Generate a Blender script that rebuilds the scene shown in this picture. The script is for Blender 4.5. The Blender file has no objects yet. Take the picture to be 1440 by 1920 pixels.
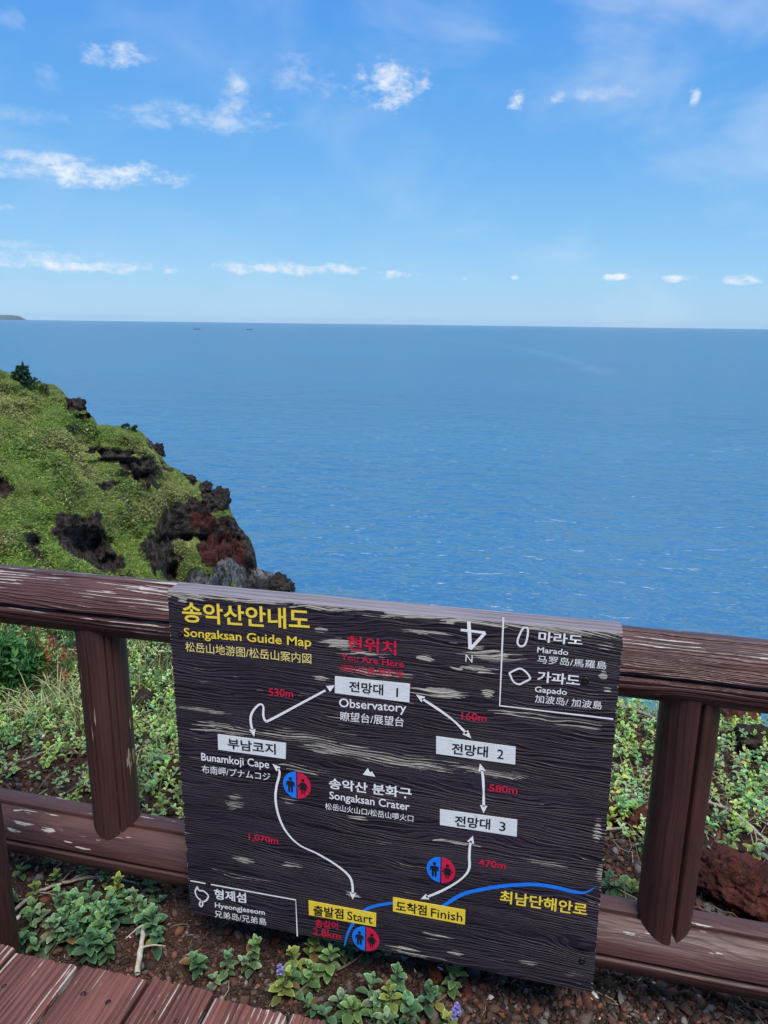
import bpy, math, random
import numpy as np
from math import radians as rad, sin, cos, pi

SC = bpy.context.scene
COL = SC.collection
random.seed(7)
RNG = np.random.default_rng(11)

# ------------------------------------------------------------------ camera
# world: X runs along the fence, Y points out to sea, Z up, deck surface at z = 0
FPX, CXP, CYP, CAMZ = 1385.0, 720.0, 960.0, 1.6
YAW, PITCH, ROLL = rad(13.2), rad(14.2977), rad(0.7162)
SEA_Z = -43.4
fw = np.array([0, cos(PITCH), -sin(PITCH)]); rt = np.array([1.0, 0, 0]); upv = np.cross(rt, fw)
r2 = cos(ROLL) * rt + sin(ROLL) * upv; u2 = -sin(ROLL) * rt + cos(ROLL) * upv
RZ = np.array([[cos(YAW), -sin(YAW), 0], [sin(YAW), cos(YAW), 0], [0, 0, 1]])
fw, r2, u2 = RZ @ fw, RZ @ r2, RZ @ u2
CAM = np.array([0, 0, CAMZ])
FWD = np.array([-sin(YAW), cos(YAW), 0]); RGT = np.array([cos(YAW), sin(YAW), 0])
cd = bpy.data.cameras.new('camera'); cam = bpy.data.objects.new('camera', cd); COL.objects.link(cam)
cd.sensor_fit = 'VERTICAL'; cd.sensor_height = 24.0; cd.lens = 24.0 * FPX / 1920.0
cd.clip_start = 0.05; cd.clip_end = 120000
from mathutils import Matrix, Vector
cam.matrix_world = Matrix(((r2[0], u2[0], -fw[0], 0), (r2[1], u2[1], -fw[1], 0), (r2[2], u2[2], -fw[2], CAMZ), (0, 0, 0, 1)))
SC.camera = cam

def ray(x, y):
    d = fw + r2 * (x - CXP) / FPX - u2 * (y - CYP) / FPX
    return d / np.linalg.norm(d)
def at_z(x, y, z):                     # point where the line of sight meets a level
    d = ray(x, y); return CAM + d * (z - CAMZ) / d[2]
def at_b(x, y, b):                     # point at horizontal distance b ahead
    d = ray(x, y); return CAM + d * b / (d @ FWD)
def at_y(x, y, Y):
    d = ray(x, y); return CAM + d * Y / d[1]
def proj(P):
    v = np.asarray(P, float) - CAM; z = v @ fw
    return CXP + FPX * (v @ r2) / z, CYP - FPX * (v @ u2) / z

# ------------------------------------------------------------------ node helper
class NT:
    def __init__(s, tree): s.t = tree; s.n = tree.nodes; s.l = tree.links; s.n.clear()
    def add(s, ty, ins=None, **kw):
        n = s.n.new(ty)
        for k, v in kw.items(): setattr(n, k, v)
        for k, v in (ins or {}).items(): s.set(n.inputs[k], v)
        return n
    def set(s, sock, v):
        if isinstance(v, bpy.types.NodeSocket): s.l.new(v, sock)
        elif isinstance(v, bpy.types.Node): s.l.new(v.outputs[0], sock)
        else:
            if hasattr(sock.default_value, '__len__') and not isinstance(v, (int, float)):
                v = tuple(v)
                if len(sock.default_value) == 4 and len(v) == 3: v = v + (1,)
            sock.default_value = v
    def math(s, op, a, b=0.0, c=0.0, clamp=False):
        n = s.add('ShaderNodeMath', {0: a, 1: b, 2: c}, operation=op); n.use_clamp = clamp; return n.outputs[0]
    def vmath(s, op, a, b=(0, 0, 0)):
        n = s.add('ShaderNodeVectorMath', {0: a, 1: b}, operation=op); return n.outputs[0]
    def mix(s, f, a, b, blend='MIX'):
        n = s.add('ShaderNodeMixRGB', {0: f, 1: a, 2: b}, blend_type=blend); return n.outputs[0]
    def ss(s, v, lo, hi, a=0.0, b=1.0):
        n = s.add('ShaderNodeMapRange', {0: v, 1: lo, 2: hi, 3: a, 4: b}, interpolation_type='SMOOTHSTEP'); return n.outputs[0]
    def lin(s, v, lo, hi, a=0.0, b=1.0):
        n = s.add('ShaderNodeMapRange', {0: v, 1: lo, 2: hi, 3: a, 4: b}); return n.outputs[0]
    def noise(s, vec, scale, detail=3, rough=.55, dist=0.0):
        return s.add('ShaderNodeTexNoise', {'Vector': vec, 'Scale': scale, 'Detail': detail, 'Roughness': rough, 'Distortion': dist}).outputs[0]
    def scale(s, vec, sc):
        return s.vmath('MULTIPLY', vec, sc)

# ------------------------------------------------------------------ sky (world) with thin and small clouds
SUN_EL = rad(60); SUN_AZ = rad(148)          # clockwise from +Y
world = bpy.data.worlds.new('World'); SC.world = world; world.use_nodes = True
def build_world():
    w = NT(world.node_tree)
    out = w.add('ShaderNodeOutputWorld')
    sky = w.add('ShaderNodeTexSky', sky_type='NISHITA', sun_disc=False, sun_elevation=SUN_EL, sun_rotation=SUN_AZ,
                altitude=50, air_density=1.0, dust_density=SKY_DUST, ozone_density=2.5)
    hsv = w.add('ShaderNodeHueSaturation', {'Hue': SKY_HUE, 'Saturation': SKY_SAT, 'Value': 1.0, 'Color': sky})
    base = hsv.outputs[0]
    g = w.add('ShaderNodeTexCoord').outputs['Generated']
    right = w.add('ShaderNodeVectorMath', {0: g, 1: tuple(RGT)}, operation='DOT_PRODUCT').outputs['Value']
    fwd = w.add('ShaderNodeVectorMath', {0: g, 1: tuple(FWD)}, operation='DOT_PRODUCT').outputs['Value']
    sep = w.add('ShaderNodeSeparateXYZ', {0: g})
    az = w.math('ARCTAN2', right, fwd); el = w.math('ARCSINE', sep.outputs[2])
    ae = w.add('ShaderNodeCombineXYZ', {0: az, 1: w.math('MULTIPLY', el, 1.7), 2: 0.0}).outputs[0]
    n1 = w.noise(ae, 22.0, 6, .62, .3); n2 = w.noise(ae, 5.0, 4, .55, .4)
    n3 = w.noise(ae, 75.0, 5, .65, .5)
    nn = w.math('MULTIPLY_ADD', w.lin(n3, .3, .7, -1.0, 1.0), .32, w.lin(n1, .3, .7, -.9, .9))
    tot = None
    for (x, y, rx, ry, s, soft) in CLOUDS:
        d = ray(x, y); a0 = math.atan2(d @ RGT, d @ FWD); e0 = math.asin(d[2])
        ra = rx / FPX * cos(a0) ** 2 * 1.1; re = ry / FPX * .95
        dx = w.math('MULTIPLY', w.math('SUBTRACT', az, a0), 1 / ra); dy = w.math('MULTIPLY', w.math('SUBTRACT', el, e0), 1 / re)
        q = w.math('ADD', w.math('MULTIPLY', dx, dx), w.math('MULTIPLY', dy, dy))
        q = w.math('SUBTRACT', 1.0, q)
        q = w.math('MULTIPLY_ADD', nn, 1.5, w.math('SUBTRACT', q, .15))
        m = w.ss(q, -.7 * soft - .1, 1.3 + 1.5 * soft, 0.0, min(1, s * 1.15))
        tot = m if tot is None else w.math('MAXIMUM', tot, m)
    veil = w.math('MULTIPLY', w.ss(n2, .42, .75), w.ss(el, 0.0, .35, .10, .22))
    veil = w.math('MULTIPLY', veil, w.ss(az, -.3, .45, .6, 1.7))
    rmp = w.add('ShaderNodeValToRGB', {'Fac': w.lin(el, 0.0, 1.6)})
    cr = rmp.color_ramp
    while len(cr.elements) < len(SKY_RAMP): cr.elements.new(.5)
    for e_, (t_, c_) in zip(cr.elements, SKY_RAMP): e_.position = t_ / 1.6; e_.color = (*c_, 1)
    base = w.mix(.85, base, w.mix(1.0, rmp.outputs[0], (SKY_K,) * 3, 'MULTIPLY'))
    base = w.mix(veil, base, CLOUDC)
    base = w.mix(w.ss(el, .80, 1.30, 0.0, .9), base, tuple(k * 2.6 for k in CLOUDC))      # unseen bright cloud overhead, added to brighten the foreground
    base = w.mix(tot, base, CLOUDC)
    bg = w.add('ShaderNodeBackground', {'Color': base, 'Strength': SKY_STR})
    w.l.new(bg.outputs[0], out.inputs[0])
SKY_STR, SKY_DUST, SKY_SAT, SKY_HUE = .13, .3, 1.12, .5
SKY_K = 1 / SKY_STR / 2 ** .55; CLOUDC = tuple(k * SKY_K for k in (.93, .96, 1.0))
SKY_RAMP = [(0, (.27, .555, .85)), (.07, (.235, .525, .85)), (.2, (.128, .42, .85)), (.36, (.070, .325, .85)), (.75, (.12, .40, .89)), (1.5, (.50, .70, .95))]
CLOUDS = [(215, 103, 46, 17, .75, .8), (440, 165, 20, 28, .65, 1), (455, 205, 50, 20, .6, 1), (365, 222, 110, 18, .5, 1.2),
          (735, 155, 55, 34, 1, .7), (795, 153, 9, 10, .6, .6), (970, 185, 16, 18, 1, .6), (1050, 180, 14, 11, .75, .6), (1105, 175, 60, 12, .3, 1),
          (1305, 180, 9, 15, .7, .7), (70, 294, 80, 10, .6, .8), (40, 322, 60, 13, .6, .9), (205, 330, 100, 21, .85, .6),
          (170, 500, 160, 11, .8, .6), (80, 487, 120, 14, .6, .9), (535, 503, 130, 12, .8, .6), (740, 515, 36, 8, .9, .4),
          (1157, 520, 20, 6, .9, .4), (1266, 522, 30, 7, 1, .3), (1390, 523, 36, 10, 1, .3), (967, 520, 8, 4, .6, .4), (870, 522, 6, 3, .4, .5),
          (560, 145, 50, 25, .35, 1.2), (25, 458, 60, 7, .35, 1), (5, 390, 20, 8, .5, .8), (85, 150, 22, 18, .22, 1.2), (45, 215, 60, 12, .25, 1.2), (20, 35, 20, 14, .2, 1)]
build_world()

# ------------------------------------------------------------------ sun
sl = bpy.data.lights.new('sun', 'SUN'); sl.energy = 2.8; sl.angle = rad(24); sl.color = (1, .95, .87)
sun = bpy.data.objects.new('sun', sl); COL.objects.link(sun)
SUND = Vector((sin(SUN_AZ) * cos(SUN_EL), cos(SUN_AZ) * cos(SUN_EL), sin(SUN_EL)))
sun.rotation_euler = SUND.to_track_quat('Z', 'Y').to_euler(); sun.location = (0, 0, 60)
SC.view_settings.view_transform = 'Standard'; SC.view_settings.look = 'None'
SC.view_settings.gamma = 1; SC.view_settings.exposure = .55
SC.cycles.use_denoising = True
SC.cycles.max_bounces = 6

# ------------------------------------------------------------------ object helpers
def link(o, parent=None):
    COL.objects.link(o)
    if parent: o.parent = parent
    return o
def empty(name, label, cat, loc=(0, 0, 0), group=None):
    o = bpy.data.objects.new(name, None); o.empty_display_size = .1; link(o)
    o.location = loc; o['label'] = label; o['category'] = cat
    if group: o['group'] = group
    return o
def tag(o, label=None, cat=None, group=None, kind=None):
    for k, v in (('label', label), ('category', cat), ('group', group), ('kind', kind)):
        if v: o[k] = v
    return o
def mk(name, V, F, mat, parent=None, col=None, smooth=False, loc=None):
    V = np.asarray(V, float).reshape(-1, 3)
    if loc is not None: V = V - np.asarray(loc, float)
    me = bpy.data.meshes.new(name)
    if isinstance(F, np.ndarray):
        k = F.shape[1]; n = len(F)
        me.vertices.add(len(V)); me.vertices.foreach_set('co', V.astype(np.float32).ravel())
        me.loops.add(n * k); me.loops.foreach_set('vertex_index', F.astype(np.int32).ravel())
        me.polygons.add(n); me.polygons.foreach_set('loop_start', (np.arange(n) * k).astype(np.int32))
        me.update(calc_edges=True)
    else:
        me.from_pydata(V.tolist(), [], F); me.update()
    if smooth: me.polygons.foreach_set('use_smooth', [True] * len(me.polygons))
    for nm, c in (col or {}).items():
        c = np.asarray(c, float)
        if c.ndim == 1: c = np.repeat(c[:, None], 3, 1)
        a = me.attributes.new(nm, 'FLOAT_COLOR', 'POINT')
        a.data.foreach_set('color', np.concatenate([c, np.ones((len(c), 1))], 1).astype(np.float32).ravel())
    me.materials.append(mat)
    o = bpy.data.objects.new(name, me); link(o, parent)
    if loc is not None: o.location = loc
    return o
class Bag:                              # collects equal-sided faces into one mesh
    def __init__(s): s.v = []; s.f = []; s.c = []; s.n = 0
    def add(s, V, F, C=None):
        V = np.asarray(V, float); F = np.asarray(F, int)
        s.v.append(V); s.f.append(F + s.n); s.n += len(V)
        if C is not None:
            C = np.asarray(C, float)
            s.c.append(np.tile(C, (len(V), 1)) if C.ndim == 1 else C)
    def build(s, name, mat, parent=None, smooth=False, loc=None):
        return mk(name, np.concatenate(s.v), np.concatenate(s.f), mat, parent, {'col': np.concatenate(s.c)} if s.c else None, smooth, loc)
def vnoise(P, seed=0):                   # smooth value noise, -1..1
    P = np.asarray(P, float); i = np.floor(P).astype(np.int64); f = P - i; f = f * f * (3 - 2 * f)
    def h(a, b, c):
        n = (a * 374761393 + b * 668265263 + c * 2147483647 + seed * 974634777) & 0xffffffff
        n = ((n ^ (n >> 13)) * 1274126177) & 0xffffffff; n = ((n ^ (n >> 15)) * 2246822519) & 0xffffffff
        return ((n ^ (n >> 16)) & 0xffff) / 32767.5 - 1
    x, y, z = i[..., 0], i[..., 1], i[..., 2]; fx, fy, fz = f[..., 0], f[..., 1], f[..., 2]
    r = 0
    for dx in (0, 1):
        for dy in (0, 1):
            for dz in (0, 1):
                r = r + h(x + dx, y + dy, z + dz) * (fx if dx else 1 - fx) * (fy if dy else 1 - fy) * (fz if dz else 1 - fz)
    return r
def fbm(P, oct=4, seed=0, gain=.5):
    r = 0; a = 1.0; P = np.asarray(P, float)
    for k in range(oct): r = r + a * vnoise(P, seed + k * 17); a *= gain; P = P * 2.03
    return r
def grid_faces(nr, nc):
    i = np.arange(nr - 1)[:, None] * nc + np.arange(nc - 1)[None, :]
    return np.stack([i, i + 1, i + nc + 1, i + nc], -1).reshape(-1, 4)
def tube(pts, rads, n=7):
    pts = np.asarray(pts, float); m = len(pts); rads = np.broadcast_to(np.asarray(rads, float), (m,))
    T = np.gradient(pts, axis=0); T /= np.linalg.norm(T, axis=1)[:, None] + 1e-9
    ref = np.array([0, 0, 1.0]) if abs(T[0][2]) < .8 else np.array([1.0, 0, 0])
    V = []
    for k in range(m):
        a = np.cross(T[k], ref); a /= np.linalg.norm(a); b = np.cross(T[k], a)
        for j in range(n):
            t = 2 * pi * j / n; V.append(pts[k] + rads[k] * (cos(t) * a + sin(t) * b))
    F = []
    for k in range(m - 1):
        for j in range(n): F.append((k * n + j, k * n + (j + 1) % n, (k + 1) * n + (j + 1) % n, (k + 1) * n + j))
    return np.array(V), np.array(F)
def catmull(P, per=8):
    P = np.asarray(P, float)
    if len(P) < 3: return np.array([P[0] + (P[-1] - P[0]) * t for t in np.linspace(0, 1, per + 1)])
    Q = np.vstack([2 * P[0] - P[1], P, 2 * P[-1] - P[-2]]); o = []
    for k in range(1, len(Q) - 2):
        for t in np.linspace(0, 1, per, endpoint=False):
            a, b, c, d = Q[k - 1], Q[k], Q[k + 1], Q[k + 2]
            o.append(.5 * (2 * b + (c - a) * t + (2 * a - 5 * b + 4 * c - d) * t * t + (3 * b - a - 3 * c + d) * t ** 3))
    o.append(P[-1]); return np.array(o)

# ------------------------------------------------------------------ materials
def new_mat(name):
    m = bpy.data.materials.new(name); m.use_nodes = True; return m, NT(m.node_tree)
def finish(n, color, rough=.6, bump=None, spec=.4, extra=None):
    ins = {'Base Color': color, 'Roughness': rough, 'Specular IOR Level': spec}
    b = n.add('ShaderNodeBsdfPrincipled', ins)
    if bump is not None: n.l.new(bump, b.inputs['Normal'])
    sh = b.outputs[0]
    if extra is not None: sh = extra(b)
    n.l.new(sh, n.add('ShaderNodeOutputMaterial').inputs[0])
    return b
def bump(n, h, dist, strength=1.0, normal=None):
    k = {'Height': h, 'Distance': dist, 'Strength': strength}
    if normal is not None: k['Normal'] = normal
    return n.add('ShaderNodeBump', k).outputs[0]

def wood(name, axis, dark, mid, worn, pitch=.009, wear=.5, wavy=.02, bumpd=.0012, wear_attr=False, rough=.55, streak=1.0, upwear=0.0, seed=0.0, spec=.4, relief=1.0, wamp=1.0, watt=.42, knots=1.0, wfine=1.0):
    """painted wood: raised wavy grain lines along one axis, paint rubbed off to the pale wood in streaks"""
    m, n = new_mat(name)
    oi = n.add('ShaderNodeObjectInfo').outputs['Random']
    p = n.add('ShaderNodeTexCoord').outputs['Object']
    p = n.vmath('ADD', p, n.add('ShaderNodeCombineXYZ', {0: n.math('MULTIPLY', oi, 7.0), 1: seed, 2: n.math('MULTIPLY', oi, 3.0)}).outputs[0])
    sep = n.add('ShaderNodeSeparateXYZ', {0: p}).outputs
    L = {'X': sep[0], 'Y': sep[1], 'Z': sep[2]}
    al = {'X': (1, 5, 5), 'Y': (5, 1, 5), 'Z': (5, 5, 1)}[axis]
    warp = n.noise(n.scale(p, al), 1.5, 3, .5); warp = n.lin(warp, .25, .75, -wavy, wavy)
    warp2 = n.noise(n.scale(p, al), 7.0, 2, .5); warp2 = n.lin(warp2, .25, .75, -wavy * .12, wavy * .12)
    across = {'X': n.math('MULTIPLY_ADD', sep[1], .6, sep[2]), 'Y': sep[0], 'Z': n.math('MULTIPLY_ADD', sep[1], .6, sep[0])}[axis]
    t = n.math('ADD', n.math('ADD', across, warp), warp2)
    kv = n.add('ShaderNodeTexVoronoi', {'Vector': n.scale(p, {'X': (1, 2.4, 2.4), 'Y': (2.4, 1, 2.4), 'Z': (2.4, 2.4, 1)}[axis]), 'Scale': 2.3}).outputs[0]
    t = n.math('MULTIPLY_ADD', n.ss(kv, .24, .0), .018 * knots, t)
    # knots pull the lines round them
    ph = n.math('MULTIPLY', t, 2 * pi / pitch)
    ph2 = n.math('MULTIPLY', t, 2 * pi / (pitch * .43))
    amp = n.ss(n.noise(n.scale(p, al), 3.0, 2), .35, .65, .25, 1.0)
    g = n.math('MULTIPLY', n.math('SINE', ph), amp)
    g = n.math('MULTIPLY_ADD', n.math('SINE', ph2), .35, g)
    fine = n.noise(n.scale(p, {'X': (6, 160, 160), 'Y': (160, 6, 160), 'Z': (160, 160, 6)}[axis]), 1.0, 3, .6)
    fine = n.lin(fine, .2, .8, -1, 1)
    h = n.math('MULTIPLY_ADD', fine, .7, n.math('MULTIPLY', g, relief))
    lines = n.ss(h, -1.0, 1.0)
    c = n.mix(lines, dark, mid)
    big = n.noise(n.scale(p, al), 2.2, 4, .6)
    c = n.mix(n.ss(big, .35, .7, 0.0, .55), c, tuple(k * 1.5 for k in mid))
    c = n.mix(n.ss(kv, .075, .035, 0.0, .85 * min(1, knots)), c, tuple(k * .45 for k in dark))
    # wear
    wn = n.noise(n.scale(p, {'X': (4, 26, 26), 'Y': (26, 4, 26), 'Z': (26, 26, 4)}[axis]), wfine, 6, .65)
    big2 = n.noise(p, 3.1, 3)
    w = n.math('ADD', wn, n.math('MULTIPLY', n.math('SUBTRACT', big2, .5), .5))
    w = n.math('ADD', w, n.math('MULTIPLY', h, .10 * streak))
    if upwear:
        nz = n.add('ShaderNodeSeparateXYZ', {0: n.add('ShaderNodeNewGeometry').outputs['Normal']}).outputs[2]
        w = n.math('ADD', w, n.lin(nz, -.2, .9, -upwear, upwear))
    if wear_attr:
        at = n.add('ShaderNodeAttribute', attribute_name='wear').outputs['Fac']
        w = n.math('ADD', n.math('MULTIPLY_ADD', n.math('SUBTRACT', w, .5), wamp, .5), n.math('MULTIPLY', at, watt))
    lo = 1.0 - wear * .62
    wm = n.ss(w, lo, lo + .025)
    wc = n.mix(n.noise(p, 60.0, 3), tuple(k * .62 for k in worn), worn)
    c = n.mix(wm, c, wc)
    hh = n.math('SUBTRACT', h, n.math('MULTIPLY', wm, .7))
    r = n.lin(lines, 0, 1, rough + .12, rough - .08)
    finish(n, c, r, bump(n, hh, bumpd), spec)
    return m

MAT = {}
MAT['board'] = wood('board_wood', 'X', (.0075, .0052, .0085), (.029, .0205, .030), (.43, .39, .33), pitch=.0092, wear=.085, wavy=.034, bumpd=.0013, wear_attr=True, rough=.5, spec=.22, wamp=1.35, watt=.56, streak=1.9, wfine=1.5)
MAT['board_edge'] = wood('weathered_edge', 'X', (.10, .085, .098), (.185, .160, .182), (.36, .33, .29), pitch=.012, wear=.40, wavy=.01, bumpd=.0006, rough=.7)
MAT['rail'] = wood('rail_wood', 'X', (.022, .008, .007), (.076, .030, .026), (.44, .38, .35), pitch=.0125, wear=.46, wavy=.016, bumpd=.0016, streak=1.6, upwear=.10, rough=.42)  # worn paint, with extra pale streaks standing in for sky sheen on top
MAT['post'] = wood('post_wood', 'Z', (.024, .008, .007), (.052, .019, .016), (.36, .27, .17), pitch=.016, wear=.30, wavy=.012, bumpd=.0005, rough=.5)
MAT['plank'] = wood('plank_wood', 'Y', (.055, .020, .018), (.16, .068, .062), (.44, .37, .34), pitch=.014, wear=.50, wavy=.010, bumpd=.0009, streak=1.2, rough=.7)

def flat(name, c, rough=.6, chip=.0, chipc=(.012, .01, .014), scale=90, metal=0):
    m, n = new_mat(name); p = n.add('ShaderNodeTexCoord').outputs['Object']
    v = n.noise(p, 40, 3); col = n.mix(n.lin(v, .3, .7, 0, .35), c, tuple(k * .7 for k in c))
    if chip:
        q = n.noise(n.scale(p, (.45, 1, 1.8)), scale, 5, .7)
        col = n.mix(n.ss(q, 1 - chip, 1.05 - chip), col, chipc)
    b = finish(n, col, rough, bump(n, n.noise(n.scale(p, (.3, 1, 2)), 120, 3), .0006), .3); b.inputs['Metallic'].default_value = metal
    return m
MAT['yellow'] = flat('yellow_paint', (.84, .62, .06), .5, .31)
MAT['pale_yellow'] = flat('pale_yellow_paint', (.80, .66, .22), .5, .25)
MAT['white'] = flat('white_paint', (.80, .79, .77), .5, .32)
MAT['red'] = flat('red_paint', (.62, .012, .055), .5, .44, scale=170)
MAT['black'] = flat('black_paint', (.012, .011, .013), .5, .34, (.55, .55, .53), 110)
MAT['white_plate'] = flat('white_plate_paint', (.68, .70, .70), .5, .34, (.10, .09, .09))
MAT['yellow_plate'] = flat('yellow_plate_paint', (.82, .58, .05), .5, .33, (.12, .09, .03))
MAT['blue'] = flat('blue_paint', (.012, .19, .78), .45, .31)
MAT['icon_red'] = flat('icon_red_paint', (.60, .012, .06), .45, .32)
MAT['figure'] = flat('figure_black_paint', (.012, .011, .015), .5)
MAT['screw'] = flat('dark_rusty_screw', (.03, .024, .022), .45, metal=.6)
# ------------------------------------------------------------------ sea
def build_sea():
    m, n = new_mat('sea_water')
    p = n.add('ShaderNodeTexCoord').outputs['Object']
    mp = n.add('ShaderNodeMapping', {'Vector': p, 'Rotation': (0, 0, -YAW + rad(8))}).outputs[0]
    st = n.scale(mp, (.7, 1, 1))
    a = n.noise(st, .028, 3, .5); b = n.noise(st, .16, 3, .5, .4); c = n.noise(st, .62, 2, .5, .3)
    patch = n.noise(n.scale(mp, (.25, 1, 1)), .006, 4, .6)
    pk = n.ss(patch, .3, .7, .75, 1.15)
    h = n.math('ADD', n.math('MULTIPLY', a, SEA_A), n.math('MULTIPLY', n.math('MULTIPLY', b, SEA_B), pk))
    h = n.math('ADD', h, n.math('MULTIPLY', n.math('MULTIPLY', c, SEA_C), pk))
    col = n.mix(n.ss(patch, .3, .75), (.000, .066, .140), (.000, .092, .190))
    # foam where the swell breaks under the headland
    at = n.add('ShaderNodeAttribute', attribute_name='foam').outputs['Fac']
    fo = n.ss(n.math('ADD', n.noise(p, .5, 6, .7), n.math('MULTIPLY', at, .45)), .80, .92)
    fo = n.math('MULTIPLY', fo, n.ss(at, .02, .3))
    slick = n.math('MULTIPLY', n.add('ShaderNodeAttribute', attribute_name='slick').outputs['Fac'], 1.0)
    col = n.mix(n.math('MULTIPLY', slick, .35), col, (.10, .22, .34))
    col = n.mix(fo, col, (.55, .62, .68))
    c1 = n.add('ShaderNodeTexNoise', {'Vector': st, 'Scale': .85, 'Detail': 3}).outputs['Color']; c2 = n.add('ShaderNodeTexNoise', {'Vector': st, 'Scale': .17, 'Detail': 2}).outputs['Color']
    sl_ = n.vmath('ADD', n.scale(n.vmath('SUBTRACT', c1, (.5, .5, .5)), (SLOPE1, SLOPE1, 0)), n.scale(n.vmath('SUBTRACT', c2, (.5, .5, .5)), (SLOPE2, SLOPE2, 0)))
    sl_ = n.vmath('MULTIPLY', sl_, n.add('ShaderNodeCombineXYZ', {0: pk, 1: pk, 2: 1.0}))
    nb = bump(n, h, 1.0, 1.0, n.vmath('NORMALIZE', n.vmath('ADD', sl_, (0, 0, 1))))
    df = n.add('ShaderNodeBsdfDiffuse', {'Color': col, 'Normal': nb}); gl = n.add('ShaderNodeBsdfGlossy', {'Color': (1, 1, 1, 1), 'Roughness': SEA_R, 'Normal': nb})
    fr = n.add('ShaderNodeFresnel', {'IOR': 1.33, 'Normal': nb}).outputs[0]
    fr = n.math('MULTIPLY', n.math('DIVIDE', fr, n.math('MULTIPLY_ADD', fr, SEA_SPEC, 1.0)), n.math('SUBTRACT', 1.0, fo))      # steep wavelets hide the most grazing reflections
    mx = n.add('ShaderNodeMixShader', {0: fr, 1: df, 2: gl}); n.l.new(mx.outputs[0], n.add('ShaderNodeOutputMaterial').inputs[0])
    rr = np.concatenate([[0.0], np.geomspace(12, 1500, 150), np.geomspace(1540, 60000, 90)]); nt = 360
    th = np.linspace(0, 2 * pi, nt, endpoint=False)
    V = np.stack([rr[:, None] * np.sin(th), rr[:, None] * np.cos(th), np.zeros((len(rr), nt))], -1)
    V[..., 2] = SEA_Z
    i = np.arange(len(rr) - 1)[:, None] * nt + np.arange(nt)[None]; j = np.arange(len(rr) - 1)[:, None] * nt + (np.arange(nt) + 1)[None] % nt
    F = np.stack([i, i + nt, j + nt, j], -1).reshape(-1, 4)
    V = V.reshape(-1, 3)
    def near(x, y, r):
        P = at_z(x, y, SEA_Z); return np.exp(-(np.linalg.norm(V[:, :2] - P[:2], axis=1) / r) ** 2)
    foam = np.clip(near(560, 1116, 4) * .5 + near(650, 1108, 2.5) * .5 + near(700, 1113, 2.5) * .5 + near(510, 1100, 5) * .6, 0, 1)
    line = catmull([at_z(x, y, SEA_Z) for x, y in ((760, 630), (850, 636), (950, 650), (1030, 665), (1090, 682), (1130, 700))], 14)[:, :2]
    d = np.min(np.linalg.norm(V[:, None, :2] - line[None], axis=2) if len(V) * len(line) < 3e7 else np.stack([np.linalg.norm(V[:, :2] - q, axis=1) for q in line], 1), axis=1)
    slick = np.exp(-(d / (np.linalg.norm(V[:, :2], axis=1) * .006 + 4)) ** 2)
    o = mk('sea', V, F, m, None, {'foam': foam, 'slick': slick}, True); tag(o, kind='structure')
SEA_A, SEA_B, SEA_C, SEA_R, SEA_SPEC = 1.6, 1.7, .34, .16, 1.25
SLOPE1, SLOPE2 = .30, .28
build_sea()

# ------------------------------------------------------------------ headland
leafm, n = new_mat('leaf')
ca = n.add('ShaderNodeAttribute', attribute_name='col').outputs['Color']
v = n.noise(n.add('ShaderNodeTexCoord').outputs['Object'], 60, 2)
lc = n.mix(n.lin(v, .3, .7, 0, .25), ca, n.mix(1.0, ca, (.7, .7, .7), 'MULTIPLY'))
def tr(b):
    t = n.add('ShaderNodeBsdfTranslucent', {'Color': lc}); return n.add('ShaderNodeMixShader', {0: .28, 1: b.outputs[0], 2: t}).outputs[0]
finish(n, lc, .55, None, .35, tr); MAT['leaf'] = leafm

barkm, n = new_mat('bark'); ca = n.add('ShaderNodeAttribute', attribute_name='col').outputs['Color']
p = n.add('ShaderNodeTexCoord').outputs['Object']; v = n.noise(p, 70, 4, .6)
finish(n, n.mix(n.ss(v, .35, .65, 0, .6), ca, n.mix(1.0, ca, (.4, .38, .36), 'MULTIPLY')), .8, bump(n, v, .002), .2); MAT['bark'] = barkm

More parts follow.
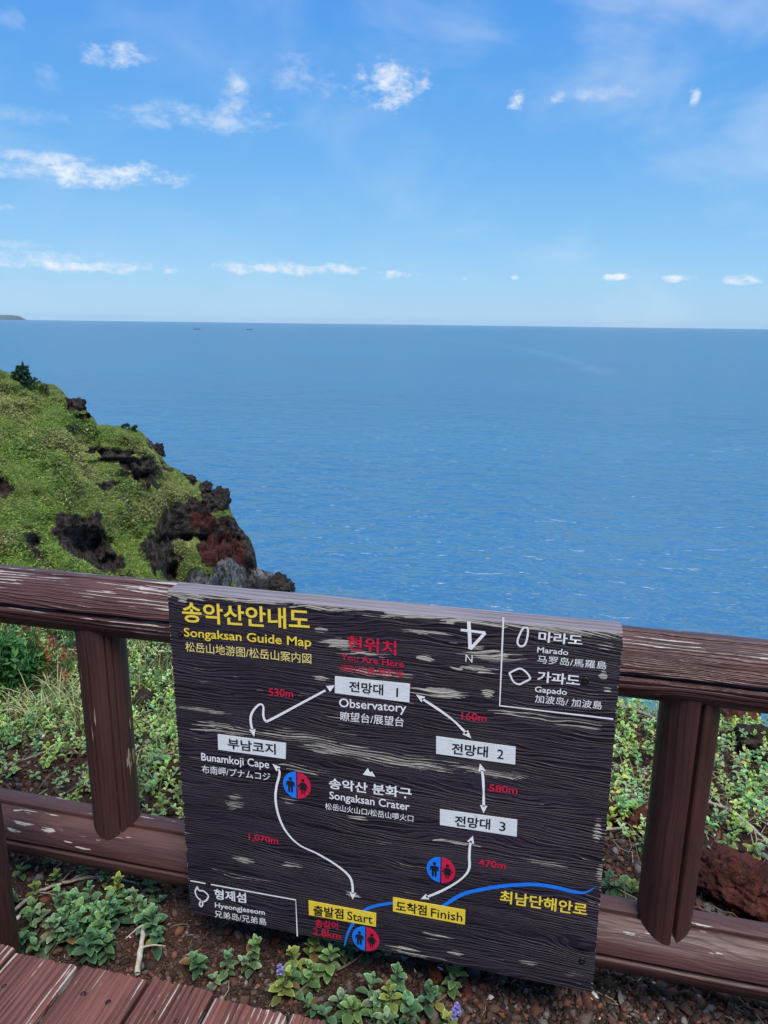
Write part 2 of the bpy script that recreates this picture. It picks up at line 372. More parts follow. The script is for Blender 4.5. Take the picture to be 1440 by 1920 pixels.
SKY_PX = np.array([(-420, 590), (-200, 640), (0, 692), (30, 704), (60, 718), (100, 720), (125, 742), (150, 764), (168, 775), (182, 795), (230, 800), (262, 808), (285, 828), (300, 850), (314, 873), (340, 885),
                   (380, 905), (400, 922), (428, 940), (434, 962), (450, 990), (470, 1012), (479, 1040), (483, 1068), (500, 1070), (520, 1080), (540, 1096), (560, 1118)], float)
ROCK = [  # px, py, rx, ry, dark, red, grey
    (155, 1010, 55, 42, 1, 0, 0), (195, 1042, 30, 26, 1, 0, 0), (66, 1028, 14, 30, .8, .4, 0), (288, 1040, 26, 42, 1, .25, 0), (322, 1066, 14, 26, 1, 0, 0),
    (180, 846, 24, 9, 1, 0, 0), (212, 866, 34, 13, 1, 0, 0), (258, 888, 36, 13, 1, 0, 0), (285, 905, 16, 6, 1, 0, 0), (147, 758, 14, 12, 1, 0, 0), (165, 782, 16, 9, 1, 0, 0), (292, 836, 12, 20, 1, 0, 0), (305, 862, 12, 9, 1, 0, 0),
    (335, 884, 18, 7, 1, 0, 0), (358, 898, 20, 8, 1, 0, 0), (395, 915, 16, 10, 1, 0, 0), (412, 934, 26, 30, 1, 0, 0), (328, 978, 40, 34, 1, 0, 0), (372, 962, 34, 26, 1, .1, 0),
    (430, 1005, 48, 30, 1, 0, 0), (462, 1035, 26, 50, 1, 0, 0), (400, 1000, 60, 22, .9, 0, 0), (6, 918, 10, 22, .7, .4, 0), (205, 912, 24, 9, .7, 0, 0), (252, 946, 12, 7, .7, 0, 0), (105, 902, 12, 12, .6, 0, 0),
    (405, 1036, 46, 26, 0, 1.6, 0), (388, 978, 26, 13, 0, 1.2, 0), (452, 1022, 7, 8, 0, 2, 0), (442, 1076, 38, 18, 0, 0, 1.8), (390, 1090, 50, 11, 0, 0, 1.5), (512, 1090, 50, 22, .8, 0, .5)]
DENT = [(155, 1012, 46, 34, 5.0), (192, 1045, 26, 22, 3.5), (215, 872, 45, 9, 2.2), (262, 893, 32, 8, 2.0), (182, 850, 18, 6, 1.5), (322, 1068, 12, 20, 4.0), (345, 1005, 55, 13, 2.6), (430, 1012, 26, 10, 1.6), (330, 985, 24, 14, 1.8), (8, 915, 14, 24, 2.0), (68, 1025, 14, 30, 2.0), (462, 1070, 4, 22, 1.2), (160, 780, 16, 6, 1.3), (296, 848, 10, 8, 1.0)]
def build_headland():
    cx = np.arange(-420, 561, 1.5); ny = 190; nb = 14
    sky = np.interp(cx, SKY_PX[:, 0], SKY_PX[:, 1])
    br = np.interp(cx, [-420, 0, 250, 480, 560], [108, 111, 114, 121, 123])
    R = np.array([at_b(x, y, b) for x, y, b in zip(cx, sky, br)])
    d2 = R[:, :2] / (br[:, None])                        # horizontal ray per metre ahead
    s1 = np.interp(cx, [-420, 0, 200, 290, 340, 400, 440, 480, 560], [.5, .52, .55, .75, .9, .95, 1.6, 3, .8])
    s2 = np.interp(cx, [-420, 0, 150, 260, 320, 400, 450, 480, 560], [.62, .64, .72, 1.1, 2.0, 2.6, 3.2, 4, .8])
    k = 52 * np.linspace(0, 1, ny) ** 1.55
    s = s1[None] + (s2 - s1)[None] * np.clip((k[:, None] - 3) / 8, 0, 1)
    dz = np.concatenate([np.zeros((1, len(cx))), np.cumsum(s[1:] * np.diff(k)[:, None], 0)])
    b = br[None] - k[:, None]
    z = R[:, 2][None] - dz
    kb = -np.array([38, 26, 18, 12, 8, 5.5, 4, 3, 2.2, 1.6, 1.1, .7, .4, .18])[:, None]   # far side, falls to the sea
    bb = br[None] - kb
    zb = R[:, 2][None] + kb * np.interp(-kb, [0, 2, 38], [.5, 1.0, 1.45])
    B = np.concatenate([bb, b]); Z = np.concatenate([zb, z]); Z = np.maximum(Z, SEA_Z - 2)
    P = np.concatenate([B[..., None] * d2[None], Z[..., None]], -1)
    K = np.concatenate([np.broadcast_to(kb, bb.shape), np.broadcast_to(k[:, None], b.shape)])
    def masks(P):
        px, py = proj(P); jx = fbm(P * .22, 4, 5, .6) * 20; jy = fbm(P * .22, 4, 9, .6) * 13
        mk_ = np.zeros(P.shape)
        for (x, y, rx, ry, a, r_, g_) in ROCK:
            q = np.sqrt(((px + jx - x) / rx) ** 2 + ((py + jy - y) / ry) ** 2); w = np.clip((1.25 - q) / .45, 0, 1)
            for c, val in enumerate((a, r_, g_)): mk_[..., c] = np.maximum(mk_[..., c], w * val)
        return mk_, px, py
    M, px, py = masks(P)
    M *= (K > -4)[..., None]
    rk = np.clip(M.max(-1), 0, 1)
    fade = np.clip(np.abs(K) / 3.0, .12, 1)
    lump = fbm(P * .11, 4, 1) * 2.3 + fbm(P * .5, 3, 2) * .6
    ridge = (1 - np.abs(fbm(P * np.array([.30, .30, .55]), 4, 3))) * 2.2 - 1.4 + (1 - np.abs(fbm(P * np.array([.9, .9, 1.3]), 3, 6))) * .8 - .5 + fbm(P * 1.6, 3, 4) * .4
    front = (K >= 0)
    disp = lump * fade * (1 - rk * .5) + ridge * rk * np.clip(np.abs(K) / 1.5, .3, 1)
    dent = np.zeros(K.shape)
    for (x, y, rx, ry, dep) in DENT:
        ux = (px - x) / rx; uy = (py - y) / ry; up_ = np.where(uy < 0, uy * 1.7, uy * .8)       # sharp brow above, ramp below
        dent = np.maximum(dent, dep * np.clip(1.35 - np.sqrt(ux ** 2 + up_ ** 2), 0, 1))
    dv = (P - CAM); dv /= np.linalg.norm(dv, axis=-1)[..., None]
    P = P - dv * (disp * front)[..., None] * .9 + dv * (dent * front)[..., None]
    P[..., 2] += np.where(front, disp * .45 * fade, fbm(P * .2, 3, 8) * 1.0 * np.clip(np.abs(K) / 6, 0, 1))
    # a little roughness on the very skyline
    P[..., 2] += np.where(np.abs(K) < 2.5, fbm(P * 1.2, 3, 12) * .22, 0)
    F = grid_faces(len(P), len(cx))[:, ::-1]
    m, n = new_mat('headland_ground')
    a = n.add('ShaderNodeAttribute', attribute_name='rock'); sp = n.add('ShaderNodeSeparateColor', {0: a.outputs['Color']}).outputs
    p = n.add('ShaderNodeTexCoord').outputs['Object']
    g1 = n.noise(p, .18, 5, .6); g2 = n.noise(p, 1.6, 5, .65); g3 = n.noise(p, .07, 3, .5)
    grass = n.mix(n.ss(g1, .35, .65), (.075, .14, .028), (.165, .23, .050))
    grass = n.mix(n.ss(g3, .45, .7, 0, .6), grass, (.17, .165, .070))
    grass = n.mix(n.ss(g2, .4, .7, 0, .7), grass, (.030, .058, .016))
    r1 = n.noise(n.scale(p, (1, 1, 1.8)), .9, 6, .7); vo = n.add('ShaderNodeTexVoronoi', {'Vector': n.scale(p, (1, 1, 1.7)), 'Scale': .8}).outputs[0]
    dk = n.mix(n.ss(r1, .35, .7), (.009, .008, .009), (.085, .066, .058))
    rd = n.mix(n.ss(r1, .35, .65), (.035, .012, .011), (.115, .034, .027))
    gy = n.mix(n.ss(n.noise(n.scale(p, (1, 1, .35)), 1.1, 5, .65), .35, .65), (.045, .048, .053), (.23, .24, .25))
    e = lambda s, lo=.35, hi=.65: n.ss(n.math('ADD', s, n.math('MULTIPLY', n.math('SUBTRACT', g2, .5), .8)), lo, hi)
    c = n.mix(e(sp[0]), grass, dk); c = n.mix(e(sp[1]), c, rd); c = n.mix(e(sp[2]), c, gy)
    pz = n.add('ShaderNodeSeparateXYZ', {0: p}).outputs[2]
    c = n.mix(n.ss(n.math('MULTIPLY_ADD', n.math('SUBTRACT', r1, .5), 3.0, pz), SEA_Z + 3.0, SEA_Z + 1.6), c, (.05, .05, .052))
    hh = n.math('MULTIPLY_ADD', vo, .5, n.math('MULTIPLY', r1, 1.0))
    hh = n.math('ADD', hh, n.math('MULTIPLY', g2, .5))
    finish(n, c, .85, bump(n, hh, 1.1), .2)
    MAT['headland'] = m
    Vf = P.reshape(-1, 3)
    o = mk('headland', Vf, F, m, None, {'rock': np.clip(M, 0, 1).reshape(-1, 3)}, False); tag(o, kind='structure')
    # scrub: many leaf clumps over the slope
    rkf = np.clip(M.max(-1), 0, 1).reshape(-1)
    q = Vf[F]; area = .5 * np.linalg.norm(np.cross(q[:, 2] - q[:, 0], q[:, 3] - q[:, 1]), axis=1)
    cen = q.mean(1); fx, fy = proj(cen); rf = rkf[F].mean(1)
    Kf = K.reshape(-1)[F].mean(1)
    w = area * (rf < .42) * (cen[:, 2] > SEA_Z + 3) * (fx > -120) * (fy < 1160) * (Kf > -1.5)
    N = 52000
    idx = RNG.choice(len(F), N, p=w / w.sum()); u = RNG.random((N, 2))
    C0 = q[idx, 0] * ((1 - u[:, :1]) * (1 - u[:, 1:])) + q[idx, 1] * (u[:, :1] * (1 - u[:, 1:])) + q[idx, 2] * (u[:, :1] * u[:, 1:]) + q[idx, 3] * ((1 - u[:, :1]) * u[:, 1:])
    g = fbm(C0 * .09, 3, 31); g_ = fbm(C0 * .35, 3, 37)
    bush = np.clip(g_ * 1.4, 0, 1)
    ed = np.clip(np.abs(Kf[idx]) / 3, .35, 1)
    size = (.09 + .11 * RNG.random(N) + .22 * bush) * ed
    pal = np.array([(.22, .32, .060), (.105, .215, .036), (.31, .37, .085), (.155, .235, .052), (.35, .36, .13)])  # natural mix of greens, spread widened to paint in sunlit and darker slope
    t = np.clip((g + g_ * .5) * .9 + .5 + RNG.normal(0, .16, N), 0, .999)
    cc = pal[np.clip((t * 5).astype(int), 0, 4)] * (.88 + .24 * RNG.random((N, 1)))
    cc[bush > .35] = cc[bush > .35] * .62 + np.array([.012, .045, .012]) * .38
    nq = 5
    cen = np.repeat(C0, nq, 0); sz = np.repeat(size, nq)
    cen = cen + RNG.normal(0, .45, (N * nq, 3)) * sz[:, None] * np.array([1, 1, .7]); cen[:, 2] += sz * .45
    a = RNG.normal(0, 1, (N * nq, 3)); a /= np.linalg.norm(a, axis=1)[:, None]
    b_ = np.cross(a, RNG.normal(0, 1, (N * nq, 3))); b_ /= np.linalg.norm(b_, axis=1)[:, None]
    l1 = sz[:, None] * (.35 + .4 * RNG.random((N * nq, 1))); l2 = l1 * .55
    V = np.stack([cen - a * l1, cen - b_ * l2, cen + a * l1, cen + b_ * l2], 1).reshape(-1, 3)
    cq = np.repeat(np.repeat(cc, nq, 0) * (.86 + .28 * RNG.random((N * nq, 1))), 4, 0)
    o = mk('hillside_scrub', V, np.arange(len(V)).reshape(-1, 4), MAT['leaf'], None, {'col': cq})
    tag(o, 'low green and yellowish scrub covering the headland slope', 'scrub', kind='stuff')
    return Vf, K
build_headland()

# rocks ------------------------------------------------------------
import bmesh
def ico(sub):
    bm = bmesh.new(); bmesh.ops.create_icosphere(bm, subdivisions=sub, radius=1)
    V = np.array([v.co[:] for v in bm.verts]); F = np.array([[v.index for v in f.verts] for f in bm.faces]); bm.free(); return V, F
ICO = {k: ico(k) for k in (1, 2, 4, 5)}
def rock_mat(name, c1, c2, c3, sc):
    m, n = new_mat(name); p = n.add('ShaderNodeTexCoord').outputs['Object']
    a = n.noise(p, 5 * sc, 6, .7); b = n.noise(p, 28 * sc, 5, .7); v = n.add('ShaderNodeTexVoronoi', {'Vector': p, 'Scale': 45 * sc}).outputs[0]
    c = n.mix(n.ss(a, .35, .65), c1, c2); c = n.mix(n.ss(b, .5, .72, 0, .8), c, c3)
    c = n.mix(n.ss(v, .16, .05, 0, .7), c, tuple(k * .25 for k in c1))
    finish(n, c, .9, bump(n, n.math('ADD', n.math('MULTIPLY', b, 1.0), n.math('MULTIPLY', v, .5)), .05 / sc), .2); return m
MAT['scoria'] = rock_mat('red_scoria', (.055, .016, .012), (.135, .036, .024), (.17, .075, .05), 1.0)
MAT['scoria_dark'] = rock_mat('dark_scoria', (.022, .016, .016), (.055, .034, .03), (.09, .06, .05), 1.0)
MAT['lava'] = rock_mat('black_lava', (.010, .009, .010), (.045, .036, .034), (.085, .07, .06), .035)
def rock(name, label, cat, centre, size, seed, mat, sub=4, rough=.28, group=None, freq=1.5):
    V, F = ICO[sub]; s = np.asarray(size, float)
    q = V * freq + seed * 3.7
    r = 1 + rough * fbm(q, 5, seed, .6) - .22 * (1 - np.abs(fbm(q * 1.4, 3, seed + 3))) - .12 * np.abs(fbm(q * 3.5, 3, seed + 9))
    P = V * r[:, None] * s
    a = seed * 1.9; P = P @ np.array([[cos(a), sin(a), 0], [-sin(a), cos(a), 0], [0, 0, 1]])
    o = mk(name, P, F, mat, None, None, False); o.location = centre
    return tag(o, label, cat, group)
for (x, y, b, s, sd, lab) in ((412, 936, 118.5, (2.3, 2.0, 2.6), 3, 'largest black lava knob on the headland edge above the cliff'),
                          (352, 893, 117.5, (1.7, 1.4, 1.0), 5, 'low black lava rock on the skyline left of the largest knob'),
                          (385, 908, 118, (1.3, 1.2, 1.0), 8, 'small black lava rock touching the largest knob on the headland'),
                          (327, 884, 117, (1.4, 1.2, .9), 9, 'low dark lava rock halfway down the headland skyline'),
                          (296, 842, 116, (1.1, 1.2, 1.4), 11, 'upright dark lava rock on the steep step of the headland skyline'),
                          (146, 757, 113, (1.5, 1.5, 1.3), 14, 'dark lava ledge on the upper headland skyline right of the pine'),
                          (525, 1090, 121, (2.6, 2.2, 1.6), 15, 'grey wave-washed rock at the foot of the headland cliff')):
    rock('lava_rock', lab, 'rock', at_b(x, y + 5, b), s, sd, MAT['lava'], 4, .34, 'lava rocks along the headland edge')

def leaf_blob(bag, c, r, n, size, pal, seed, flat_=.8):
    g = np.random.default_rng(seed)
    d = g.normal(0, 1, (n, 3)); d /= np.linalg.norm(d, axis=1)[:, None]
    cen = np.asarray(c) + d * (g.random((n, 1)) ** .45) * np.asarray(r)
    a = g.normal(0, 1, (n, 3)); a[:, 2] *= flat_; a /= np.linalg.norm(a, axis=1)[:, None]
    b = np.cross(a, g.normal(0, 1, (n, 3))); b /= np.linalg.norm(b, axis=1)[:, None]
    l = size * (.6 + .8 * g.random((n, 1)))
    V = np.stack([cen - a * l, cen - b * l * .4, cen + a * l, cen + b * l * .4], 1).reshape(-1, 3)
    pal = np.asarray(pal); cc = pal[g.integers(0, len(pal), n)] * (.7 + .6 * g.random((n, 1)))
    bag.add(V, np.arange(4 * n).reshape(-1, 4), np.repeat(cc, 4, 0))

def pine(base, h):
    t = empty('pine_tree', 'small dark green pine standing alone on the headland skyline', 'pine tree', base)
    V, F = tube([(0, 0, -.5), (.05, 0, h * .35), (.15, .05, h * .7), (.12, .05, h)], [.13, .1, .07, .03]); k = Bag(); k.add(V, F, (.05, .035, .028)); k2 = Bag()
    g = np.random.default_rng(5)
    for lev in range(7):
        zz = h * (.12 + .125 * lev); rad_ = 2.15 * (1 - lev / 8.4)
        for j in range(6):
            an = j * 1.05 + lev * .5 + g.normal(0, .2); L = rad_ * (.45 + .75 * g.random())
            e = np.array([cos(an) * L, sin(an) * L, zz + L * .38])
            V, F = tube([(.1, 0, zz), e * .5 + np.array([.05, 0, zz * .5 - .05]), e], [.045, .03, .012], 5); k.add(V, F, (.05, .035, .028))
            for f_ in (.45, .75, 1.0):
                c = np.array([.1, 0, zz]) * (1 - f_) + e * f_
                leaf_blob(k2, c + (0, 0, .1), (.34, .34, .26), 26, .20, [(.010, .040, .022), (.018, .055, .028), (.03, .07, .03)], lev * 100 + j * 10 + int(f_ * 10))
    for c in ((.12, .05, h + .1), (.12, .05, h - .3)): leaf_blob(k2, c, (.16, .16, .4), 40, .2, [(.010, .040, .022), (.02, .06, .03)], 77)
    k.build('trunk', MAT['bark'], t); k2.build('crown', MAT['leaf'], t)
pine(at_b(47, 742, 110.4), 4.4)
for (x, y, b, r, lab) in ((140, 812, 106, .95, 'dark green bush alone in the grass below the pine'), (254, 806, 113.6, .55, 'small dark bush on the middle of the headland skyline'), (236, 802, 113.4, .45, 'tiny dark bush beside a slightly larger one on the skyline'),
                          (85, 735, 110, .8, 'brownish green bush close beside the pine on the headland')):
    t = empty('hillside_bush', lab, 'bush', at_b(x, y, b)); k = Bag(); k2 = Bag(); g = np.random.default_rng(int(x))
    for j in range(6):
        e = np.array([g.normal(0, .5) * r, g.normal(0, .5) * r, r * (.5 + .6 * g.random())]); V, F = tube([(0, 0, -.2), e * .5, e], [.04, .03, .012], 5); k.add(V, F, (.05, .04, .03))
        leaf_blob(k2, e, np.array([.5, .5, .45]) * r, 60, .16, [(.012, .042, .015), (.022, .058, .02), (.04, .07, .025)] if x != 85 else [(.05, .06, .025), (.08, .075, .03)], int(x) + j)
    k.build('stem', MAT['bark'], t); k2.build('leaves', MAT['leaf'], t)

# far island and boats ---------------------------------------------
def island():
    D = 40000.0; n1, n2 = 60, 18; V = []
    for i in range(n1):
        px = -150 + 180 * i / (n1 - 1); c = at_b(px, 600, D)
        h = np.interp(px, [-150, -60, -5, 5, 15, 24, 28, 30], [60, 215, 240, 246, 255, 245, 160, 0]) + vnoise(np.array([[px * .15, 0, 0]]), 4)[0] * 14
        for j in range(n2):
            v_ = j / (n2 - 1) * 2 - 1
            V.append([*(c[:2] + FWD[:2] * v_ * 1300), SEA_Z - 5 + max(h, 0) * max(0, 1 - abs(v_) ** 4)])
    m, n = new_mat('island_rock'); p = n.add('ShaderNodeTexCoord').outputs['Object']
    finish(n, n.mix(n.noise(p, .02, 4), (.03, .05, .055), (.07, .085, .095)), .9, None, .1)
    tag(mk('island', V, grid_faces(n1, n2), m), kind='structure')
island()
hullm = flat('dark_hull_paint', (.035, .045, .06), .5); cabm = flat('grey_cabin_paint', (.22, .25, .28), .5)
def boat(px, py, L, label, flip):
    P = at_z(px, py, SEA_Z); t = empty('cargo_boat', label, 'boat', P, 'boats near the horizon')
    t.rotation_euler = (0, 0, YAW + (pi if flip else 0) + .15)
    st = [(-.5, .8, .0), (-.42, 1, 0), (0, 1, 0), (.35, .9, .02), (.46, .5, .05), (.5, .02, .08)]; V = []
    for s, w, up_ in st:
        B_ = L * .09 * w; top = L * (.075 + up_ * .6)
        V += [(s * L, -B_, top), (s * L * .97, -B_ * .6, -1), (s * L * .97, B_ * .6, -1), (s * L, B_, top)]
    F = []
    for i in range(len(st) - 1):
        for j in range(4): F.append((i * 4 + j, i * 4 + (j + 1) % 4, i * 4 + 4 + (j + 1) % 4, i * 4 + 4 + j))
    F += [(3, 2, 1, 0)]
    mk('hull', V, F, hullm, t)
    def bx(nm, x0, x1, y, z0, z1, m):
        mk(nm, [(x, s * y, z) for x in (x0, x1) for s in (-1, 1) for z in (z0, z1)], [(0, 1, 3, 2), (4, 6, 7, 5), (0, 4, 5, 1), (2, 3, 7, 6), (1, 5, 7, 3), (0, 2, 6, 4)], m, t)
    bx('cabin', -.42 * L, -.22 * L, L * .06, L * .07, L * .15, cabm); bx('wheelhouse', -.38 * L, -.28 * L, L * .05, L * .15, L * .185, cabm)
    V, F = tube([(.1 * L, 0, L * .06), (.1 * L, 0, L * .2)], [.25, .12]); mk('mast', V, F, hullm, t)
boat(369, 617.5, 40, 'dark boat near the horizon, left one of the two', False)
boat(468, 618.5, 38, 'dark boat near the horizon, right one of the two', True)
# board layout, metres from the board centre
TEXTS=[
  ('송악산안내도', 'yellow', -0.5363, 0.4174, -0.1842, 0.4326, 0.0572, 0.03, 'yellow Korean title lettering'),
  ('Songaksan Guide Map', 'yellow', -0.5345, 0.3773, -0.1805, 0.3893, 0.0244, 0.012, None),
  ('松岳山地游图/松岳山案内図', 'pale_yellow', -0.5328, 0.334, -0.1811, 0.3412, 0.0286, 0.012, None),
  ('현위치', 'red', -0.0862, 0.3917, 0.0399, 0.391, 0.039, 0.034, 'worn red lettering'),
  ('You Are Here', 'red', -0.103, 0.362, 0.0599, 0.3619, 0.0175, 0.016, None),
  ('现时位置/現在地', 'red', -0.1037, 0.33, 0.0605, 0.3331, 0.0206, 0.016, None),
  ('Observatory', 'white', -0.1076, 0.2311, 0.068, 0.2401, 0.0241, 0.01, None),
  ('瞭望台/展望台', 'white', -0.104, 0.1912, 0.0624, 0.1979, 0.0275, 0.012, None),
  ('530m', 'red', -0.3002, 0.2363, -0.232, 0.2405, 0.0216, 0.016, None),
  ('Bunamkoji Cape', 'white', -0.5043, 0.0117, -0.3048, 0.0195, 0.0234, 0.01, None),
  ('布南岬/プナムコジ', 'white', -0.5048, -0.0285, -0.3028, -0.0195, 0.0253, 0.012, None),
  ('송악산 분화구', 'white', -0.1364, -0.0138, 0.0871, -0.0068, 0.0322, 0.03, None),
  ('Songaksan Crater', 'white', -0.1352, -0.0445, 0.0826, -0.041, 0.0228, 0.01, None),
  ('松岳山火山口/松岳山噴火口', 'white', -0.1474, -0.0794, 0.0932, -0.0743, 0.0205, 0.012, None),
  ('1,070m', 'red', -0.3723, -0.218, -0.2846, -0.2147, 0.0209, 0.016, None),
  ('160m', 'red', 0.207, 0.2409, 0.2687, 0.243, 0.0204, 0.016, None),
  ('580m', 'red', 0.2842, 0.0516, 0.3541, 0.0557, 0.0197, 0.016, None),
  ('470m', 'red', 0.2668, -0.1729, 0.3368, -0.1682, 0.0209, 0.016, None),
  ('최남단해안로', 'yellow', 0.3271, -0.2728, 0.546, -0.2669, 0.0392, 0.034, None),
  ('총길이', 'red', -0.1804, -0.4679, -0.1128, -0.4615, 0.0272, 0.02, None),
  ('2.8km', 'red', -0.187, -0.4944, -0.1051, -0.4917, 0.0238, 0.016, None),
  ('형제섬', 'white', -0.487, -0.4405, -0.3877, -0.4333, 0.0353, 0.03, None),
  ('Hyeongjeseom', 'white', -0.4869, -0.4692, -0.3313, -0.4609, 0.0169, 0.012, None),
  ('兄弟岛/兄弟島', 'white', -0.4892, -0.5042, -0.3274, -0.4963, 0.0245, 0.014, None),
  ('마라도', 'white', 0.3792, 0.4674, 0.4792, 0.4687, 0.0267, 0.026, None),
  ('Marado', 'white', 0.3784, 0.4406, 0.4491, 0.4419, 0.0141, 0.012, None),
  ('马罗岛/馬羅島', 'white', 0.3801, 0.4135, 0.537, 0.4164, 0.0203, 0.012, None),
  ('가파도', 'white', 0.3827, 0.3651, 0.481, 0.366, 0.0288, 0.026, None),
  ('Gapado', 'white', 0.3793, 0.3385, 0.4536, 0.3402, 0.0146, 0.012, None),
  ('加波岛/ 加波島', 'white', 0.381, 0.3106, 0.5351, 0.3136, 0.021, 0.012, None),
  ('N', 'white', 0.2111, 0.3963, 0.2279, 0.3956, 0.0195, 0.0, None),
]
PLATES=[
  ('white_plate', [(-0.1181, 0.315), (0.0763, 0.3196), (0.0756, 0.2683), (-0.1189, 0.268)], [('전망대 1', -0.0806, 0.2777, 0.0468, 0.2801, 0.0297)]),
  ('white_plate', [(-0.4513, 0.1003), (-0.2546, 0.1031), (-0.257, 0.0554), (-0.452, 0.053)], [('부남코지', -0.4227, 0.0609, -0.2838, 0.064, 0.0327)]),
  ('white_plate', [(0.146, 0.1845), (0.3429, 0.1852), (0.3443, 0.1366), (0.1475, 0.1355)], [('전망대 2', 0.1866, 0.1412, 0.3151, 0.1472, 0.0314)]),
  ('white_plate', [(0.162, -0.0229), (0.3582, -0.0182), (0.3592, -0.0667), (0.1634, -0.0692)], [('전망대 3', 0.2017, -0.0651, 0.3306, -0.0561, 0.0314)]),
  ('yellow_plate', [(0.0428, -0.3185), (0.2392, -0.3158), (0.2396, -0.3621), (0.0435, -0.3638)], [('도착점', 0.0519, -0.3596, 0.1361, -0.3567, 0.0327), ('Finish', 0.1477, -0.3558, 0.2325, -0.3535, 0.0273)]),
  ('yellow_plate', [(-0.1985, -0.3825), (-0.0033, -0.381), (-0.0038, -0.4255), (-0.1978, -0.4303)], [('출발점', -0.1846, -0.4277, -0.0964, -0.421, 0.0341), ('Start', -0.0856, -0.4194, -0.013, -0.417, 0.0283)]),
]
ARROWS = [[(-0.1188, 0.2896), (-0.2177, 0.221), (-0.2968, 0.1663), (-0.3114, 0.1615), (-0.317, 0.1759), (-0.3162, 0.201), (-0.3243, 0.2077), (-0.3391, 0.1947), (-0.352, 0.1709), (-0.3529, 0.1454), (-0.345, 0.1084)], [(-0.2952, 0.0347), (-0.2773, 0.0191), (-0.2762, 0.0021), (-0.2854, -0.0346), (-0.2889, -0.0758), (-0.2808, -0.1254), (-0.2601, -0.1707), (-0.2236, -0.2054), (-0.1714, -0.2233), (-0.1203, -0.2471), (-0.0833, -0.2738), (-0.0716, -0.3023), (-0.0702, -0.3507)], [(0.0918, 0.2925), (0.1146, 0.2791), (0.1601, 0.2532), (0.1915, 0.2313), (0.2172, 0.2076), (0.2341, 0.1919)], [(0.2582, 0.1261), (0.2662, 0.0953), (0.2701, 0.0583), (0.2721, 0.0229), (0.2734, -0.0141)], [(0.2497, -0.0858), (0.2436, -0.113), (0.2428, -0.1513), (0.2441, -0.1836), (0.2313, -0.213), (0.1998, -0.2478), (0.1581, -0.2819), (0.1188, -0.3075)]]
BLUE = [[(-0.0942, -0.5115), (-0.0856, -0.4705), (-0.0694, -0.431), (-0.0366, -0.38), (-0.0045, -0.3571), (0.0408, -0.3384), (0.0769, -0.3287)], [(0.1713, -0.3214), (0.1825, -0.3133), (0.2289, -0.2694), (0.2837, -0.2409), (0.3462, -0.2165), (0.4088, -0.1999), (0.4619, -0.1966), (0.5056, -0.2), (0.5363, -0.1966), (0.5609, -0.1754)]]
BORDERS = [[(-0.5614, -0.3937), (-0.2367, -0.3891), (-0.2341, -0.5119)], [(0.2959, 0.52), (0.2987, 0.2906), (0.5633, 0.2926)]]
OUTLINES = [[(-0.5396, -0.4094), (-0.535, -0.4214), (-0.5195, -0.4209), (-0.5063, -0.4349), (-0.516, -0.454), (-0.5266, -0.4575), (-0.5352, -0.4526), (-0.544, -0.4432), (-0.5473, -0.4269)], [(-0.5302, -0.4572), (-0.5258, -0.4619), (-0.5268, -0.4712), (-0.5313, -0.4768), (-0.5358, -0.4732), (-0.5347, -0.4638)], [(0.3456, 0.4999), (0.3532, 0.4977), (0.3542, 0.4798), (0.3501, 0.459), (0.3423, 0.4513), (0.3338, 0.4549), (0.3319, 0.466), (0.3364, 0.4823), (0.3411, 0.4941)], [(0.317, 0.3793), (0.3312, 0.3895), (0.3426, 0.3941), (0.3564, 0.3866), (0.3664, 0.3717), (0.3537, 0.3608), (0.3416, 0.3532), (0.3278, 0.3588)]]
NORTH = [[(0.215, 0.5005), (0.2183, 0.4666), (0.2213, 0.4297)], [(0.1967, 0.477), (0.2554, 0.4763)], [(0.2554, 0.4763), (0.2213, 0.4297)]]
MOUNT = [[(-0.0436, 0.0435), (-0.0107, 0.0427), (-0.0199, 0.0569), (-0.0242, 0.0515), (-0.0307, 0.0646)]]
SCREWS = [[(-0.543, 0.3833), (0.4933, 0.3836), (-0.5038, -0.389), (0.5454, -0.4026)]]
ICONS = [(-0.2267, -0.0196, 0.0387), (0.1701, -0.2059, 0.0373), (-0.0329, -0.4729, 0.0383)]
